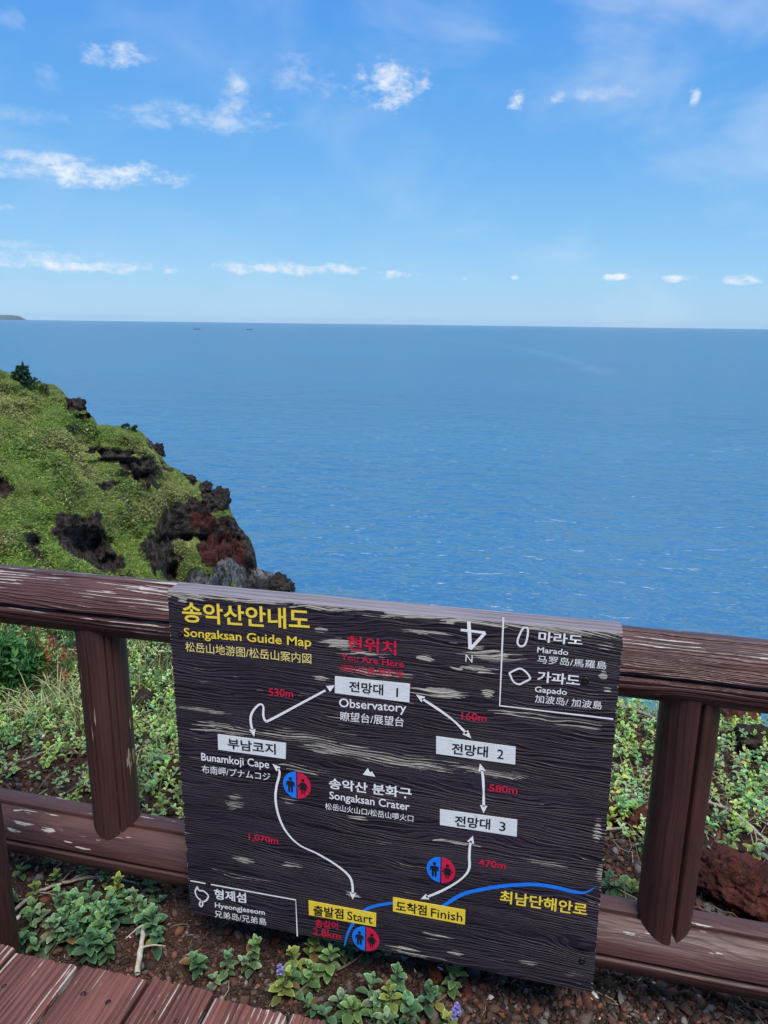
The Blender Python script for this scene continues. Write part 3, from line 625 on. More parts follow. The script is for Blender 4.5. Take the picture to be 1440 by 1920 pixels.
WEAR = [(-0.4746, 0.5128, 0.113, 0.0088, 1), (-0.2694, 0.5185, 0.086, 0.0057, 0.8), (-0.2128, 0.5057, 0.057, 0.0072, 1), (-0.1503, 0.4393, 0.025, 0.0101, 1), (-0.1015, 0.4087, 0.063, 0.0174, 0.95), (-0.0117, 0.3862, 0.082, 0.0115, 0.7), (-0.1515, 0.3071, 0.026, 0.009, 1), (-0.0181, 0.339, 0.096, 0.0132, 0.7), (0.2784, 0.4185, 0.078, 0.0192, 1), (0.1161, 0.3917, 0.029, 0.0113, 1), (0.2433, 0.3765, 0.058, 0.0083, 0.9), (0.1651, 0.302, 0.092, 0.0159, 1), (0.2718, 0.3151, 0.019, 0.0141, 0.9), (0.5367, 0.3961, 0.012, 0.0161, 0.9), (0.548, 0.3608, 0.014, 0.0081, 1), (0.1142, 0.4618, 0.072, 0.0083, 0.6), (-0.0198, 0.5239, 0.121, 0.0041, 0.7), (0.2412, 0.5101, 0.138, 0.0068, 0.7), (0.4616, 0.5181, 0.095, 0.0052, 0.7), (-0.4325, 0.1209, 0.141, 0.0226, 0.5), (-0.2791, 0.1279, 0.166, 0.0191, 0.5), (-0.1022, 0.1079, 0.13, 0.0219, 0.55), (0.0685, 0.0963, 0.167, 0.0216, 0.62), (0.2989, 0.1037, 0.157, 0.0209, 0.62), (0.3801, 0.2703, 0.113, 0.0141, 0.4), (0.4809, 0.2566, 0.073, 0.0168, 0.4), (-0.3953, -0.2856, 0.036, 0.0089, 1), (-0.2498, -0.2736, 0.047, 0.0105, 0.5), (-0.0583, -0.0894, 0.032, 0.0098, 0.6), (0.1524, -0.417, 0.055, 0.0174, 0.7), (0.0754, -0.4831, 0.042, 0.0124, 0.8), (0.2121, -0.4622, 0.043, 0.0122, 0.7), (0.4101, -0.4481, 0.03, 0.0101, 0.7), (-0.0742, -0.3359, 0.034, 0.0139, 0.7), (0.552, -0.0174, 0.012, 0.0449, 0.7), (0.5681, -0.1376, 0.01, 0.0308, 0.7), (-0.2533, -0.0703, 0.046, 0.0166, 0.55), (-0.4104, -0.0982, 0.04, 0.0342, 0.4), (0.11, -0.4925, 0.089, 0.0089, 0.7), (0.5271, -0.4581, 0.053, 0.0135, 0.55), (-0.529, 0.4868, 0.015, 0.0119, 0.8), (-0.5814, 0.4366, 0.008, 0.0607, 0.5), (0.5365, 0.4698, 0.023, 0.0105, 0.5), (-0.221, 0.0333, 0.09, 0.0161, 0.5), (0.2517, -0.0353, 0.067, 0.0094, 0.6), (0.1998, -0.1167, 0.083, 0.008, 0.3), (0.4313, -0.1344, 0.078, 0.0078, 0.3), (-0.477, 0.1705, 0.095, 0.0097, 0.3)]
# ------------------------------------------------------------------ fence
FY = 1.82; RAIL_T, RAIL_B = 0.778, -0.0445
def log_along(axis, a0, a1, R, grooves, centre, seed, nseg=140, nth=112, amp=.0022):
    th = np.linspace(0, 2 * pi, nth, endpoint=False); tt = np.linspace(a0, a1, nseg)
    # crowd the outline points at the saw kerfs
    ext = np.concatenate([np.radians(g) + np.radians(np.array([-1.6, -1.0, -.5, 0, .5, 1.0, 1.6])) * w for g, w, d in grooves] or [np.zeros(0)]) % (2 * pi)
    th = np.sort(np.unique(np.round(np.concatenate([th, ext]), 5))); nth = len(th)
    r = np.full(nth, R)
    for g, w, d in grooves:
        dd = (th - rad(g) + pi) % (2 * pi) - pi; x = np.abs(dd) / (rad(1.0) * w)
        r = r - d * np.clip(1.25 - x, 0, .75) / .75
    T, H = np.meshgrid(tt, th, indexing='ij')
    N = vnoise(np.stack([T * 2.2, np.cos(H) * 1.6, np.sin(H) * 1.6], -1) + seed * 5.1, seed) + .5 * vnoise(np.stack([T * 7, np.cos(H) * 5, np.sin(H) * 5], -1) + seed, seed)
    RR = r[None] * 1.0 + amp * N
    # angle 0 faces the path (-Y), 90 faces up
    y = -RR * np.cos(H); z = RR * np.sin(H)
    P = np.stack([T, y, z], -1) if axis == 'X' else np.stack([-z, y, T], -1)
    P = P + np.asarray(centre)
    i = np.arange(nseg - 1)[:, None] * nth + np.arange(nth)[None]; j = np.arange(nseg - 1)[:, None] * nth + (np.arange(nth) + 1)[None] % nth
    F = np.stack([i, i + nth, j + nth, j], -1).reshape(-1, 4)
    if axis == 'X': F = F[:, ::-1]
    caps = [tuple(range(nth)), tuple(range((nseg - 1) * nth, nseg * nth))]
    return P.reshape(-1, 3), F.tolist() + caps
def add_log(name, axis, a0, a1, R, grooves, centre, seed, mat, parent, amp=.0022, nseg=140, worn=()):
    V, F = log_along(axis, a0, a1, R, grooves, centre, seed, nseg, amp=amp)
    wear = np.zeros(len(V))
    for (x, y, z, rx, rz) in worn: wear = np.maximum(wear, np.clip(1.4 - np.sqrt(((V[:, 0] - x) / rx) ** 2 + ((V[:, 1] - y) / .05) ** 2 + ((V[:, 2] - z) / rz) ** 2), 0, 1))
    o = mk(name, V, F, mat, parent, {'wear': wear}, False)
    o.data.polygons.foreach_set('use_smooth', [True] * len(o.data.polygons)); return o
fence = empty('wooden_fence', 'brown painted log fence with two rails running along the cliff edge behind the sign', 'fence', (0, 0, 0))
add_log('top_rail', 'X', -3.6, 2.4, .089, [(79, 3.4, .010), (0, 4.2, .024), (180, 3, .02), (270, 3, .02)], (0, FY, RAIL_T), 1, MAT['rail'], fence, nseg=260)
add_log('bottom_rail', 'X', -3.6, 2.4, .0925, [(75, 3.6, .014), (0, 4.0, .022), (180, 3, .02), (270, 3, .02)], (0, FY, RAIL_B), 2, wood('bottom_rail_wood', 'X', (.034, .012, .011), (.072, .028, .024), (.44, .39, .35), pitch=.026, wear=.345, wavy=.06, bumpd=.0006, upwear=.05, rough=.5, seed=3, relief=.45, wear_attr=True, wamp=1.5), fence, nseg=260, worn=[(.50, 1.75, .012, .035, .008), (.57, 1.735, -.012, .07, .006), (.54, 1.73, -.032, .05, .004), (.47, 1.78, .045, .08, .006), (-1.50, 1.745, .01, .022, .006), (-1.42, 1.735, -.01, .03, .004), (-1.38, 1.735, -.02, .03, .003)])
MAT['post_worn'] = wood('worn_post_wood', 'Z', (.026, .009, .008), (.058, .023, .020), (.40, .29, .17), pitch=.016, wear=.30, wavy=.012, bumpd=.0006, rough=.5, wear_attr=True, wamp=1.6, relief=.7)
for x, gr, sd in ((-1.300, [(3, 1.5, .010), (-41, 1.6, .010), (-58, 1.0, .006), (180, 3, .02)], 4), (.372, [(-15, 4.5, .026), (190, 3, .02)], 5)):
    add_log('baluster', 'Z', RAIL_B + .02, RAIL_T - .03, .0715, gr, (x, FY, 0), sd, MAT['post_worn'] if sd == 4 else MAT['post'], fence, nseg=60, amp=.0012, worn=[(*at_y(x_, y_, 1.82), .024, rz) for x_, y_, rz in ((236, 1490, .05), (246, 1420, .06), (222, 1530, .03), (250, 1360, .04), (195, 1250, .02))] if sd == 4 else ())
for x, sd in ((-1.895, 6), (1.95, 7)):
    add_log('post', 'Z', -.62, .96, .078, [(0, 3, .018), (180, 3, .02)], (x, FY, 0), sd, MAT['post'], fence, nseg=60)

wp = empty('wooden_post', 'dark brown round post at the edge of the boardwalk by the left frame edge', 'post', (-1.464, 1.425, -.3))
V, F = log_along('Z', -.5, .93, .072, [(20, 3, .014), (200, 3, .014)], (-1.464, 1.425, 0), 8, 50); V = V - np.array([-1.464, 1.425, -.3])
mk('shaft', V, F, MAT['post'], wp, None, True)
V, F = log_along('Z', .93, .945, .066, [], (-1.464, 1.425, 0), 9, 4); mk('end_cap', V - np.array([-1.464, 1.425, -.3]), F, MAT['post'], wp)

# ------------------------------------------------------------------ guide map board
BXC, BY, BZC = -0.39, 1.645, 0.415; BH0 = .505
sign = empty('guide_map_sign', 'dark weathered wooden board with the painted walking map, screwed to the fence rails', 'map sign', (BXC, BY, BZC - BH0))
def board():
    hw, top, bot, th_ = .5720, .5035, -.5015, .067
    nx, nz = 230, 200
    u = np.linspace(-hw, hw, nx); v = np.linspace(bot, top, nz); U, Vv = np.meshgrid(u, v)
    wear = np.zeros(U.shape)
    for (x, z, rx, rz, s) in WEAR:
        q = np.sqrt(((U - x) / rx) ** 2 + ((Vv - z) / rz) ** 2); wear = np.maximum(wear, (.55 + .6 * s) * np.clip((1.3 - q) / .9, 0, 1))
    wear = np.maximum(wear, 1.05 * np.clip((Vv - (top - .020)) / .012, 0, 1)); wear = np.maximum(wear, .45 * np.clip((np.abs(U) - hw + .006) / .006, 0, 1))
    rag = fbm(np.stack([np.sign(U) * 9, Vv * 60, U * 0], -1), 3, 2) * .0012
    X = U + np.where(np.abs(U) > hw - 1e-4, np.sign(U) * rag, 0)
    ragz = fbm(np.stack([U * 14, np.sign(Vv) * 5, U * 0], -1), 3, 4) * .002
    Z = Vv + np.where(Vv < bot + 1e-4, ragz, 0)
    X, Z = X - .0105 * Z, Z + .0075 * X                      # the board hangs a touch out of square
    P = np.stack([X, np.zeros_like(U), Z + BH0], -1).reshape(-1, 3)
    mk('board', P, grid_faces(nz, nx), MAT['board'], sign, {'wear': wear.reshape(-1)})
    # weathered edges and back as one body behind the painted face
    e = .0004; ring = [i for i in range(nx)] + [nx * k + nx - 1 for k in range(1, nz)] + [nx * (nz - 1) + nx - 1 - i for i in range(1, nx)] + [nx * (nz - 1 - k) for k in range(1, nz - 1)]
    A = P[ring]; m_ = len(ring); C = A.copy(); C[:, 1] += th_; b = A.copy(); b[:, 1] = .006; b[:, 2] += np.where(A[:, 2] > BH0 + top - .006, .0015, 0)
    C[:, 2] = b[:, 2]
    V = np.concatenate([A, b, C]); F = []
    for i in range(m_):
        j = (i + 1) % m_; F += [(i, j, m_ + j, m_ + i)[::-1], (m_ + i, m_ + j, 2 * m_ + j, 2 * m_ + i)[::-1]]
    F.append(tuple(range(2 * m_, 3 * m_)))
    mk('board_edge', V, F, MAT['board_edge'], sign)
board()
def bl(u, v, d): return (u, -d, v + BH0)
_cap = {}
def text(s, mat, x0, z0, x1, z1, h, bold, parent, d=.0012, label=None):
    cu = bpy.data.curves.new('t', 'FONT'); cu.body = s; cu.size = 1; cu.offset = bold; cu.resolution_u = 3
    o = bpy.data.objects.new('t', cu); COL.objects.link(o)
    me = bpy.data.meshes.new_from_object(o.evaluated_get(bpy.context.evaluated_depsgraph_get()))
    bpy.data.objects.remove(o); bpy.data.curves.remove(cu)
    n = len(me.vertices); V = np.zeros(n * 3, np.float32); me.vertices.foreach_get('co', V); V = V.reshape(-1, 3).astype(float)
    latin = all(ord(c) < 128 for c in s)
    lo = 0.0 if latin else V[:, 1].min(); hi = (.69 + bold) if latin else V[:, 1].max()
    xa, xb = V[:, 0].min(), V[:, 0].max()
    t = (V[:, 0] - xa) / (xb - xa)
    P = np.stack([x0 + t * (x1 - x0), np.full(n, -d), z0 + t * (z1 - z0) + (V[:, 1] - lo) / (hi - lo) * h + BH0], -1)
    me.vertices.foreach_set('co', P.astype(np.float32).ravel()); me.materials.clear(); me.materials.append(MAT[mat]); me.update()
    # a little body, so the paint has an edge
    ob = bpy.data.objects.new('lettering', me); me.name = 'lettering'; link(ob, parent)
    if label: ob['label'] = label
    return ob
def poly(name, pts, mat, parent, d, label=None, th=.0012):
    n = len(pts); V = [bl(x, z, d) for x, z in pts] + [bl(x, z, d - th) for x, z in pts]
    ar = sum(pts[i][0] * pts[(i + 1) % n][1] - pts[(i + 1) % n][0] * pts[i][1] for i in range(n))
    f = list(range(n)) if ar > 0 else list(range(n))[::-1]
    F = [tuple(f)] + [(i, n + i, n + (i + 1) % n, (i + 1) % n) for i in range(n)]
    o = mk(name, V, F, MAT[mat], parent)
    if label: o['label'] = label
    return o
def ribbon(pts, wid, d, closed=False):
    P = np.asarray(pts, float); n = len(P)
    T = (np.roll(P, -1, 0) - np.roll(P, 1, 0)) if closed else np.gradient(P, axis=0)
    T /= np.linalg.norm(T, axis=1)[:, None] + 1e-9; N = np.stack([-T[:, 1], T[:, 0]], 1)
    w = np.broadcast_to(np.asarray(wid, float), (n,))[:, None] / 2
    A = P + N * w; B_ = P - N * w
    V = [bl(x, z, d) for x, z in A] + [bl(x, z, d) for x, z in B_]
    m_ = n if closed else n - 1
    return V, [(n + i, n + (i + 1) % n, (i + 1) % n, i) for i in range(m_)]
def stroke(name, pts, wid, mat, parent, d=.001, closed=False, smooth=True, label=None):
    if closed: P = catmull(list(pts) + [pts[0]], 6)[:-1]
    else: P = catmull(pts, 6) if smooth else np.asarray(pts, float)
    if callable(wid): wid = np.array([wid(t) for t in np.linspace(0, 1, len(P))])
    V, F = ribbon(P, wid, d, closed); o = mk(name, V, F, MAT[mat], parent)
    if label: o['label'] = label
    return o
for s, c, x0, z0, x1, z1, h, b, lab in TEXTS: text(s, c, x0, z0, x1, z1, h, min(b, .02) if (b > .018 or ord(s[0]) < 256) else .003, sign, .0012, lab)
for m_, q, tx in PLATES:
    pl_ = poly('name_plate', q, m_, sign, .0016, ('yellow' if 'yellow' in m_ else 'white') + ' painted name plate')
    tx2 = []
    for s, x0, z0, x1, z1, h in tx:                 # the number stands apart from the word
        if ' ' in s:
            a, b = s.split(' '); f = .80 if b != '1' else .88
            tx2 += [(a, x0, z0, x0 + (x1 - x0) * .70, z0 + (z1 - z0) * .70, h), (b, *((x1 - (.16 if b == '1' else .5) * h, z1, x1, z1)), h * .82)]
        else: tx2.append((s, x0, z0, x1, z1, h))
    for s, x0, z0, x1, z1, h in tx2: text(s, 'black', x0, z0, x1, z1, h, .022 if ord(s[0]) > 255 else .008, pl_, .0022)
def head(tip, d, L=.022, W=.019):
    d = d / np.linalg.norm(d); nn = np.array([-d[1], d[0]]); b = tip - d * L
    return [tuple(tip), tuple(b + nn * W / 2), tuple(b - nn * W / 2)]
for k, a in enumerate(ARROWS):
    P = catmull(a, 8); s = np.concatenate([[0], np.cumsum(np.linalg.norm(np.diff(P, axis=0), axis=1))])
    keep = (s > .016) & (s < s[-1] - .016); Q = P[keep]
    wv = .0062 * (.75 + .35 * np.abs(np.sin(np.linspace(.4, 5, len(Q)))))
    V, F = ribbon(Q, wv, .0011)
    for tip, q in ((P[0], Q[1]), (P[-1], Q[-2])):
        n0 = len(V); V += [bl(x, z, .0011) for x, z in head(tip, tip - q)]; F.append((n0, n0 + 1, n0 + 2))
    mk('route_arrow', V, F, MAT['white'], sign)
stroke('road_line', BLUE[0], lambda t: .009 * min(1, .35 + 2.2 * t * (1 - t) + .35 * t), 'blue', sign, .0008)
stroke('road_line', BLUE[1], lambda t: .0105 * min(1, 4.2 * (1.02 - t)) * min(1, .5 + 3 * t), 'blue', sign, .0008)
for b in BORDERS: stroke('border_line', b, .0042, 'white', sign, .0009, smooth=False)
for o_ in OUTLINES: stroke('island_outline', o_, .0045, 'white', sign, .001, True)
na = empty  # north arrow: shaft, cross bar and slanted stroke of the reversed 4
V, F = [], []
for a, w_ in zip(NORTH, (.0085, .0065, .0075)):
    v, f = ribbon(np.asarray(a, float), w_, .0010 + .0002 * len(V) / 10); f = [tuple(i + len(V) for i in q) for q in f]; V += v; F += f
mk('north_arrow', V, F, MAT['white'], sign)
poly('mountain_symbol', MOUNT[0], 'white', sign, .0011)
def disc_half(c, r, side):
    a = np.linspace(pi / 2 + .03, 3 * pi / 2 - .03, 20) if side < 0 else np.linspace(-pi / 2 + .03, pi / 2 - .03, 20)
    return [(c[0] + r * cos(t) + side * .0006, c[1] + r * sin(t) * 1.04) for t in a]
MAN = [(-.10, .30), (.10, .30), (.30, .22), (.33, -.12), (.24, -.12), (.20, .10), (.17, -.62), (.03, -.62), (.02, -.18), (-.02, -.18), (-.03, -.62), (-.17, -.62), (-.20, .10), (-.24, -.12), (-.33, -.12), (-.30, .22)]
WOM = [(-.10, .30), (.10, .30), (.22, .24), (.40, -.08), (.31, -.12), (.18, .08), (.30, -.30), (.13, -.30), (.13, -.62), (.03, -.62), (.03, -.30), (-.03, -.30), (-.03, -.62), (-.13, -.62), (-.13, -.30), (-.30, -.30), (-.18, .08), (-.31, -.12), (-.40, -.08), (-.22, .24)]
for (x, z, r) in ICONS:
    blue = poly('toilet_symbol', disc_half((x, z), r, -1), 'blue', sign, .0014, 'blue half of a round toilet symbol with a black man figure')
    red_ = poly('toilet_symbol', disc_half((x, z), r, 1), 'icon_red', sign, .0014, 'red half of a round toilet symbol with a black woman figure')
    for par, cxo, shp in ((blue, -.46, MAN), (red_, .46, WOM)):
        k = r * .98; c = (x + cxo * r, z)
        body = [(c[0] + a * k, c[1] + b * k) for a, b in shp]; hd = [(c[0] + .13 * k * cos(t), c[1] + .47 * k + .13 * k * sin(t)) for t in np.linspace(0, 2 * pi, 14, endpoint=False)]
        n1 = len(body); V = [bl(a, b, .0019) for a, b in body + hd]
        mk('figure', V, [tuple(range(n1))[::-1], tuple(range(n1, n1 + 14))], MAT['figure'], par)
def screw(x, y, z, nrm, r, parent):
    a = np.linspace(0, 2 * pi, 14, endpoint=False); V = []; F = []
    for k, (rr, h) in enumerate(((1, 0), (1, .25), (.8, .42), (.45, .42), (.3, .15))):
        for t in a:
            p = np.array([cos(t) * rr * r, sin(t) * rr * r, h * r])
            V.append((x + p[0], y - p[2], z + p[1]) if nrm == 'Y' else (x + p[0], y + p[1], z + p[2]))
    for k in range(4):
        for j in range(14): F.append((k * 14 + j, k * 14 + (j + 1) % 14, k * 14 + 14 + (j + 1) % 14, k * 14 + 14 + j))
    F.append(tuple(range(56, 70))); return mk('screw', V, F, MAT['screw'], parent)
for (x, z) in SCREWS[0]: screw(x, -.0005, z + BH0, 'Y', .0085, sign)

# ------------------------------------------------------------------ boardwalk
deck = empty('boardwalk', 'reddish brown weathered plank boardwalk with grooved boards and dark screws', 'boardwalk', (-.8, .6, -.2))
edges = [-2.63, -2.44, -2.25, -2.06, -1.868, -1.676, -1.482, -1.287, -1.094, -.899, -.724, -.527, -.336, -.142, .05, .243, .436, .63, .822, 1.014]
def plank(x0, x1, y1, seed):
    x0 += .0035; x1 -= .0075; n = 64; xs = np.linspace(x0, x1, n); t = (xs - x0) / (x1 - x0)
    nf = 6; ph = (t * nf) % 1.0
    z = -.0042 * np.exp(-((np.minimum(ph, 1 - ph)) / .10) ** 2) * ((t > .06) & (t < .94)) - .0035 * np.exp(-(np.minimum(t, 1 - t) / .018) ** 2)
    ys = np.concatenate([np.linspace(-1.3, .9, 16), np.linspace(.95, y1, 50)])
    Y, X = np.meshgrid(ys, xs, indexing='ij')
    nz = fbm(np.stack([X * 9, Y * 2.2, X * 0 + seed * 3.1], -1), 3, seed) * .0016
    Z = z[None] + nz + .0016 * vnoise(np.stack([X * 45, Y * 3, X * 0 + seed], -1), seed + 2)
    Y = Y + np.where(Y > y1 - 1e-4, fbm(np.stack([X * 70, X * 0 + seed, X * 0], -1), 2, seed) * .0025, 0)
    P = np.stack([X, Y, Z], -1).reshape(-1, 3); m_ = len(ys)
    ring = list(range(n)) + [n * k + n - 1 for k in range(1, m_)] + [n * (m_ - 1) + n - 1 - i for i in range(1, n)] + [n * (m_ - 1 - k) for k in range(1, m_ - 1)]
    Bt = P[ring].copy(); Bt[:, 2] = -.032; N0 = len(P); q = len(ring)
    F = grid_faces(m_, n).tolist() + [(ring[i], N0 + i, N0 + (i + 1) % q, ring[(i + 1) % q]) for i in range(q)] + [tuple(range(N0, N0 + q))[::-1]]
    V = np.concatenate([P, Bt]) - np.array([-.8, .6, -.2])
    wear = np.zeros(len(V)); wear[:N0] = np.clip(1 - (X.reshape(-1) - x0) / .02, 0, 1) * .3 + np.clip(1 - (x1 - X.reshape(-1)) / .035, 0, 1) * .42; wear[N0:] = .32
    o = mk('plank', V, F, MAT['plank'], deck, {'wear': wear}, False)
    for sx in (.28, .74):
        screw(x0 + (x1 - x0) * sx + random.uniform(-.012, .012) + .8, y1 - random.uniform(.07, .11) - .6, .2 - .0035, 'Z', .0075, o)
MAT['plank'] = wood('deck_wood', 'Y', (.040, .013, .011), (.128, .047, .040), (.42, .37, .34), pitch=.016, wear=.49, wavy=.012, bumpd=.0010, streak=1.3, rough=.72, wear_attr=True)
for i in range(len(edges) - 1): plank(edges[i], edges[i + 1], {7: 1.323, 8: 1.331, 9: 1.34, 10: 1.326}.get(i, 1.328 + .008 * sin(i * 2.3)), i)
tag(mk('deck_beam', [(x, y, z) for x in (-2.6, 1.0) for y in (1.12, 1.2) for z in (-.34, -.034)], [(0, 1, 3, 2), (4, 6, 7, 5), (0, 4, 5, 1), (2, 3, 7, 6), (1, 5, 7, 3), (0, 2, 6, 4)], MAT['post']))
# the joist under the planks belongs to the boardwalk
jb = bpy.data.objects['deck_beam']; jb.parent = deck; jb.matrix_parent_inverse = Matrix.Translation((.8, -.6, .2)); jb.name = 'joist'

# ------------------------------------------------------------------ near ground
def crest(x): return np.interp(x, [-6, -2.2, -1.2, -.2, .4, 1.6, 5], [4.6, 4.15, 3.95, 3.75, 3.55, 3.6, 3.9])
def ground_z(x, y, fine=True):
    x = np.asarray(x, float); y = np.asarray(y, float); P = np.stack([x, y, np.zeros_like(x)], -1)
    z = -.235 - .045 * (y - 1.4) + fbm(P * 1.3, 3, 51) * .035 * np.clip((y - 1.2) / 1.0, .25, 1)
    z = z + .03 * np.exp(-(((x + 2.2) / 1.3) ** 2 + ((y - 3.6) / .7) ** 2))
    if fine: z = z + fbm(P * 9, 3, 53) * .008
    d = np.clip(y - crest(x) + fbm(P * .9, 2, 57) * .2, 0, None)
    return np.maximum(z - d * d / (d + .8) * 1.25, SEA_Z - 1)
def near_ground():
    xs = np.concatenate([np.linspace(-60, -7, 18), np.linspace(-6.6, -3, 30), np.linspace(-2.95, 1.9, 200), np.linspace(1.95, 6, 40), np.linspace(7, 40, 14)])
    ys = np.concatenate([np.linspace(-25, -1, 14), np.linspace(-.8, 1.1, 10), np.linspace(1.15, 4.6, 150), np.linspace(4.65, 8, 40), np.geomspace(8.4, 75, 26)])
    X, Y = np.meshgrid(xs, ys); Z = ground_z(X, Y)
    Z = np.where(Y > 8, Z + fbm(np.stack([X, Y, Y * 0], -1) * .2, 3, 61) * np.clip(Y - 8, 0, 2), Z)
    m, n = new_mat('scoria_soil'); p = n.add('ShaderNodeTexCoord').outputs['Object']
    a = n.noise(p, 3, 4, .6); b = n.noise(p, 60, 4, .65); v = n.add('ShaderNodeTexVoronoi', {'Vector': p, 'Scale': 120.0}).outputs
    c = n.mix(n.ss(b, .35, .65), (.022, .013, .010), (.070, .038, .028)); c = n.mix(n.ss(a, .45, .7, 0, .6), c, (.085, .034, .024))
    c = n.mix(n.math('MULTIPLY', n.ss(v[0], .35, .0), .5), c, n.mix(.6, v[1], (.06, .03, .025)))
    finish(n, c, .9, bump(n, n.math('ADD', b, n.math('MULTIPLY', v[0], -1.0)), .012), .15)
    V = np.stack([X, Y, Z], -1).reshape(-1, 3)
    tag(mk('ground', V, grid_faces(len(ys), len(xs)), m, None, None, True), kind='structure')
near_ground()
def G(px, py):                            # where the line of sight through a spot meets the soil
    z = -.28
    for _ in range(12):
        P = at_z(px, py, z); z = .5 * z + .5 * float(ground_z(P[0], P[1], False))
    P[2] = float(ground_z(P[0], P[1])); return P

# gravel --------------------------------------------------------------
def gravel():
    m, n = new_mat('scoria_gravel'); ca = n.add('ShaderNodeAttribute', attribute_name='col').outputs['Color']
    v = n.noise(n.add('ShaderNodeTexCoord').outputs['Object'], 260, 3, .6)
    finish(n, n.mix(n.ss(v, .4, .7, 0, .6), ca, n.mix(1.0, ca, (.45, .42, .42), 'MULTIPLY')), .9, bump(n, v, .002), .2)
    Vb, Fb = ICO[1]
    N = 26000; g = np.random.default_rng(3)
    x = g.uniform(-2.3, 1.6, N); y = 1.25 + g.random(N) ** 1.5 * 2.4
    x = np.concatenate([x, g.uniform(-.3, 1.1, 9000)]); y = np.concatenate([y, g.uniform(1.4, 2.3, 9000)]); N = len(x)
    s = np.clip(g.lognormal(-5.0, .48, N), .003, .022) * (1 + .25 * (y > 2.2))
    ok = vnoise(np.stack([x * 3, y * 3, x * 0], -1), 71) > -.75; x, y, s = x[ok], y[ok], s[ok]; N = len(x)
    sh = g.normal(1, .3, (12, len(Vb), 1)) * Vb[None]; k = g.integers(0, 12, N)
    an = g.random((N, 3)) * 6.28; ca_, sa = np.cos(an[:, 0]), np.sin(an[:, 0])
    W = sh[k] * (s[:, None, None] * (g.uniform(.6, 1.3, (N, 1, 3)))) * np.array([1, 1, .55])
    ta, tb = np.cos(an[:, 1]), np.sin(an[:, 1])
    Wy = W[..., 1] * ta[:, None] - W[..., 2] * tb[:, None]; Wz = W[..., 1] * tb[:, None] + W[..., 2] * ta[:, None]; W = np.stack([W[..., 0], Wy, Wz], -1)
    X = W[..., 0] * ca_[:, None] - W[..., 1] * sa[:, None]; Yv = W[..., 0] * sa[:, None] + W[..., 1] * ca_[:, None]
    V = np.stack([X + x[:, None], Yv + y[:, None], W[..., 2] + (ground_z(x, y) + s * .25)[:, None]], -1).reshape(-1, 3)
    F = (Fb[None] + (np.arange(N) * len(Vb))[:, None, None]).reshape(-1, 3)
    pal = np.array([(.034, .022, .018), (.070, .042, .033), (.11, .052, .038), (.10, .075, .066), (.17, .065, .040), (.16, .14, .13), (.60, .56, .52)])
    c = pal[g.choice(7, N, p=[.27, .26, .17, .14, .09, .062, .008])] * g.uniform(.7, 1.3, (N, 1))
    o = mk('gravel', V, F, m, None, {'col': np.repeat(c, len(Vb), 0)}); tag(o, 'loose reddish brown scoria gravel covering the soil', 'gravel', kind='stuff')
gravel()

# leafy plants ---------------------------------------------------------
LT = np.array([0, .28, .58, .84, 1.0]); LW = np.array([.10, .62, 1.0, .74, .10])
def leaf(L, W, fold, droop, cols=(-1, 0, 1), rim=1.6):
    V = []; c = []
    for t, w in zip(LT, LW):
        for s in cols:
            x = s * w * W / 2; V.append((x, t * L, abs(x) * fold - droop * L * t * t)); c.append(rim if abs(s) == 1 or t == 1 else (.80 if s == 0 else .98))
    return np.array(V), np.array(c)
LF = grid_faces(5, 3); LF5 = grid_faces(5, 5)
GREEN = np.array([(.075, .160, .070), (.095, .190, .088), (.125, .215, .072), (.062, .135, .070), (.19, .235, .060), (.15, .225, .13)])
def orient(V, az, elv, roll_=0):
    V = V @ np.array([[cos(roll_), 0, -sin(roll_)], [0, 1, 0], [sin(roll_), 0, cos(roll_)]])
    ce, se = cos(elv), sin(elv)
    V = V @ np.array([[1, 0, 0], [0, ce, se], [0, -se, ce]])
    ca, sa = cos(az), sin(az)
    return V @ np.array([[ca, sa, 0], [-sa, ca, 0], [0, 0, 1]])
def shoot(lb, sb, base, H, lean, ls, g, pal=GREEN, dense=1.0, wts=None, fine=False, parent=None):
    """upright stem with crossed pairs of rounded leaves, crowded towards the tip"""
    n = max(3, int(H / (ls * .40) * dense)); base = np.asarray(base, float)
    tip = base + np.array([lean[0], lean[1], H]); mid = base + np.array([lean[0] * .3, lean[1] * .3, H * .55])
    ts = np.linspace(0, 1, 7)[:, None]; path = (1 - ts) ** 2 * base + 2 * ts * (1 - ts) * mid + ts ** 2 * tip
    if sb is not None:
        V, F = tube(path, np.linspace(.0022, .0010, 7) * (ls / .026), 5); k = Bag(); k.add(V, F, (.10, .10, .055)); k.build('stem', MAT['bark'], sb, True)
    a0 = g.random() * 6.28; base_c = pal[g.choice(len(pal), p=wts)]
    for i in range(n):
        t = 1 - (1 - (i + 1) / n) ** 1.0 * .92; P = (1 - t) ** 2 * base + 2 * t * (1 - t) * mid + t * t * tip
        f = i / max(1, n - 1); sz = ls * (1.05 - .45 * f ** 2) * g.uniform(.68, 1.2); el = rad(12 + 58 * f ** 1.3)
        for sd in (0, pi):
            V, c = leaf(sz, sz * g.uniform(.55, .74), .5, .34 - .12 * f, (-1, -.82, 0, .82, 1) if fine else (-1, 0, 1), 2.3 if fine else 1.6)
            V = orient(V, a0 + i * pi / 2 + sd + g.normal(0, .22), el + g.normal(0, .16), g.normal(0, .2)) + P
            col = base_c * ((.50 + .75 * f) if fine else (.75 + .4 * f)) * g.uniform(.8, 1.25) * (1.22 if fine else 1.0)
            if f < .4 and g.random() < (.10 if fine else .03): col = np.array([(.24, .24, .06), (.16, .10, .04)][g.integers(0, 2)])
            lb.add(V, LF5 if fine else LF, c[:, None] * col[None])
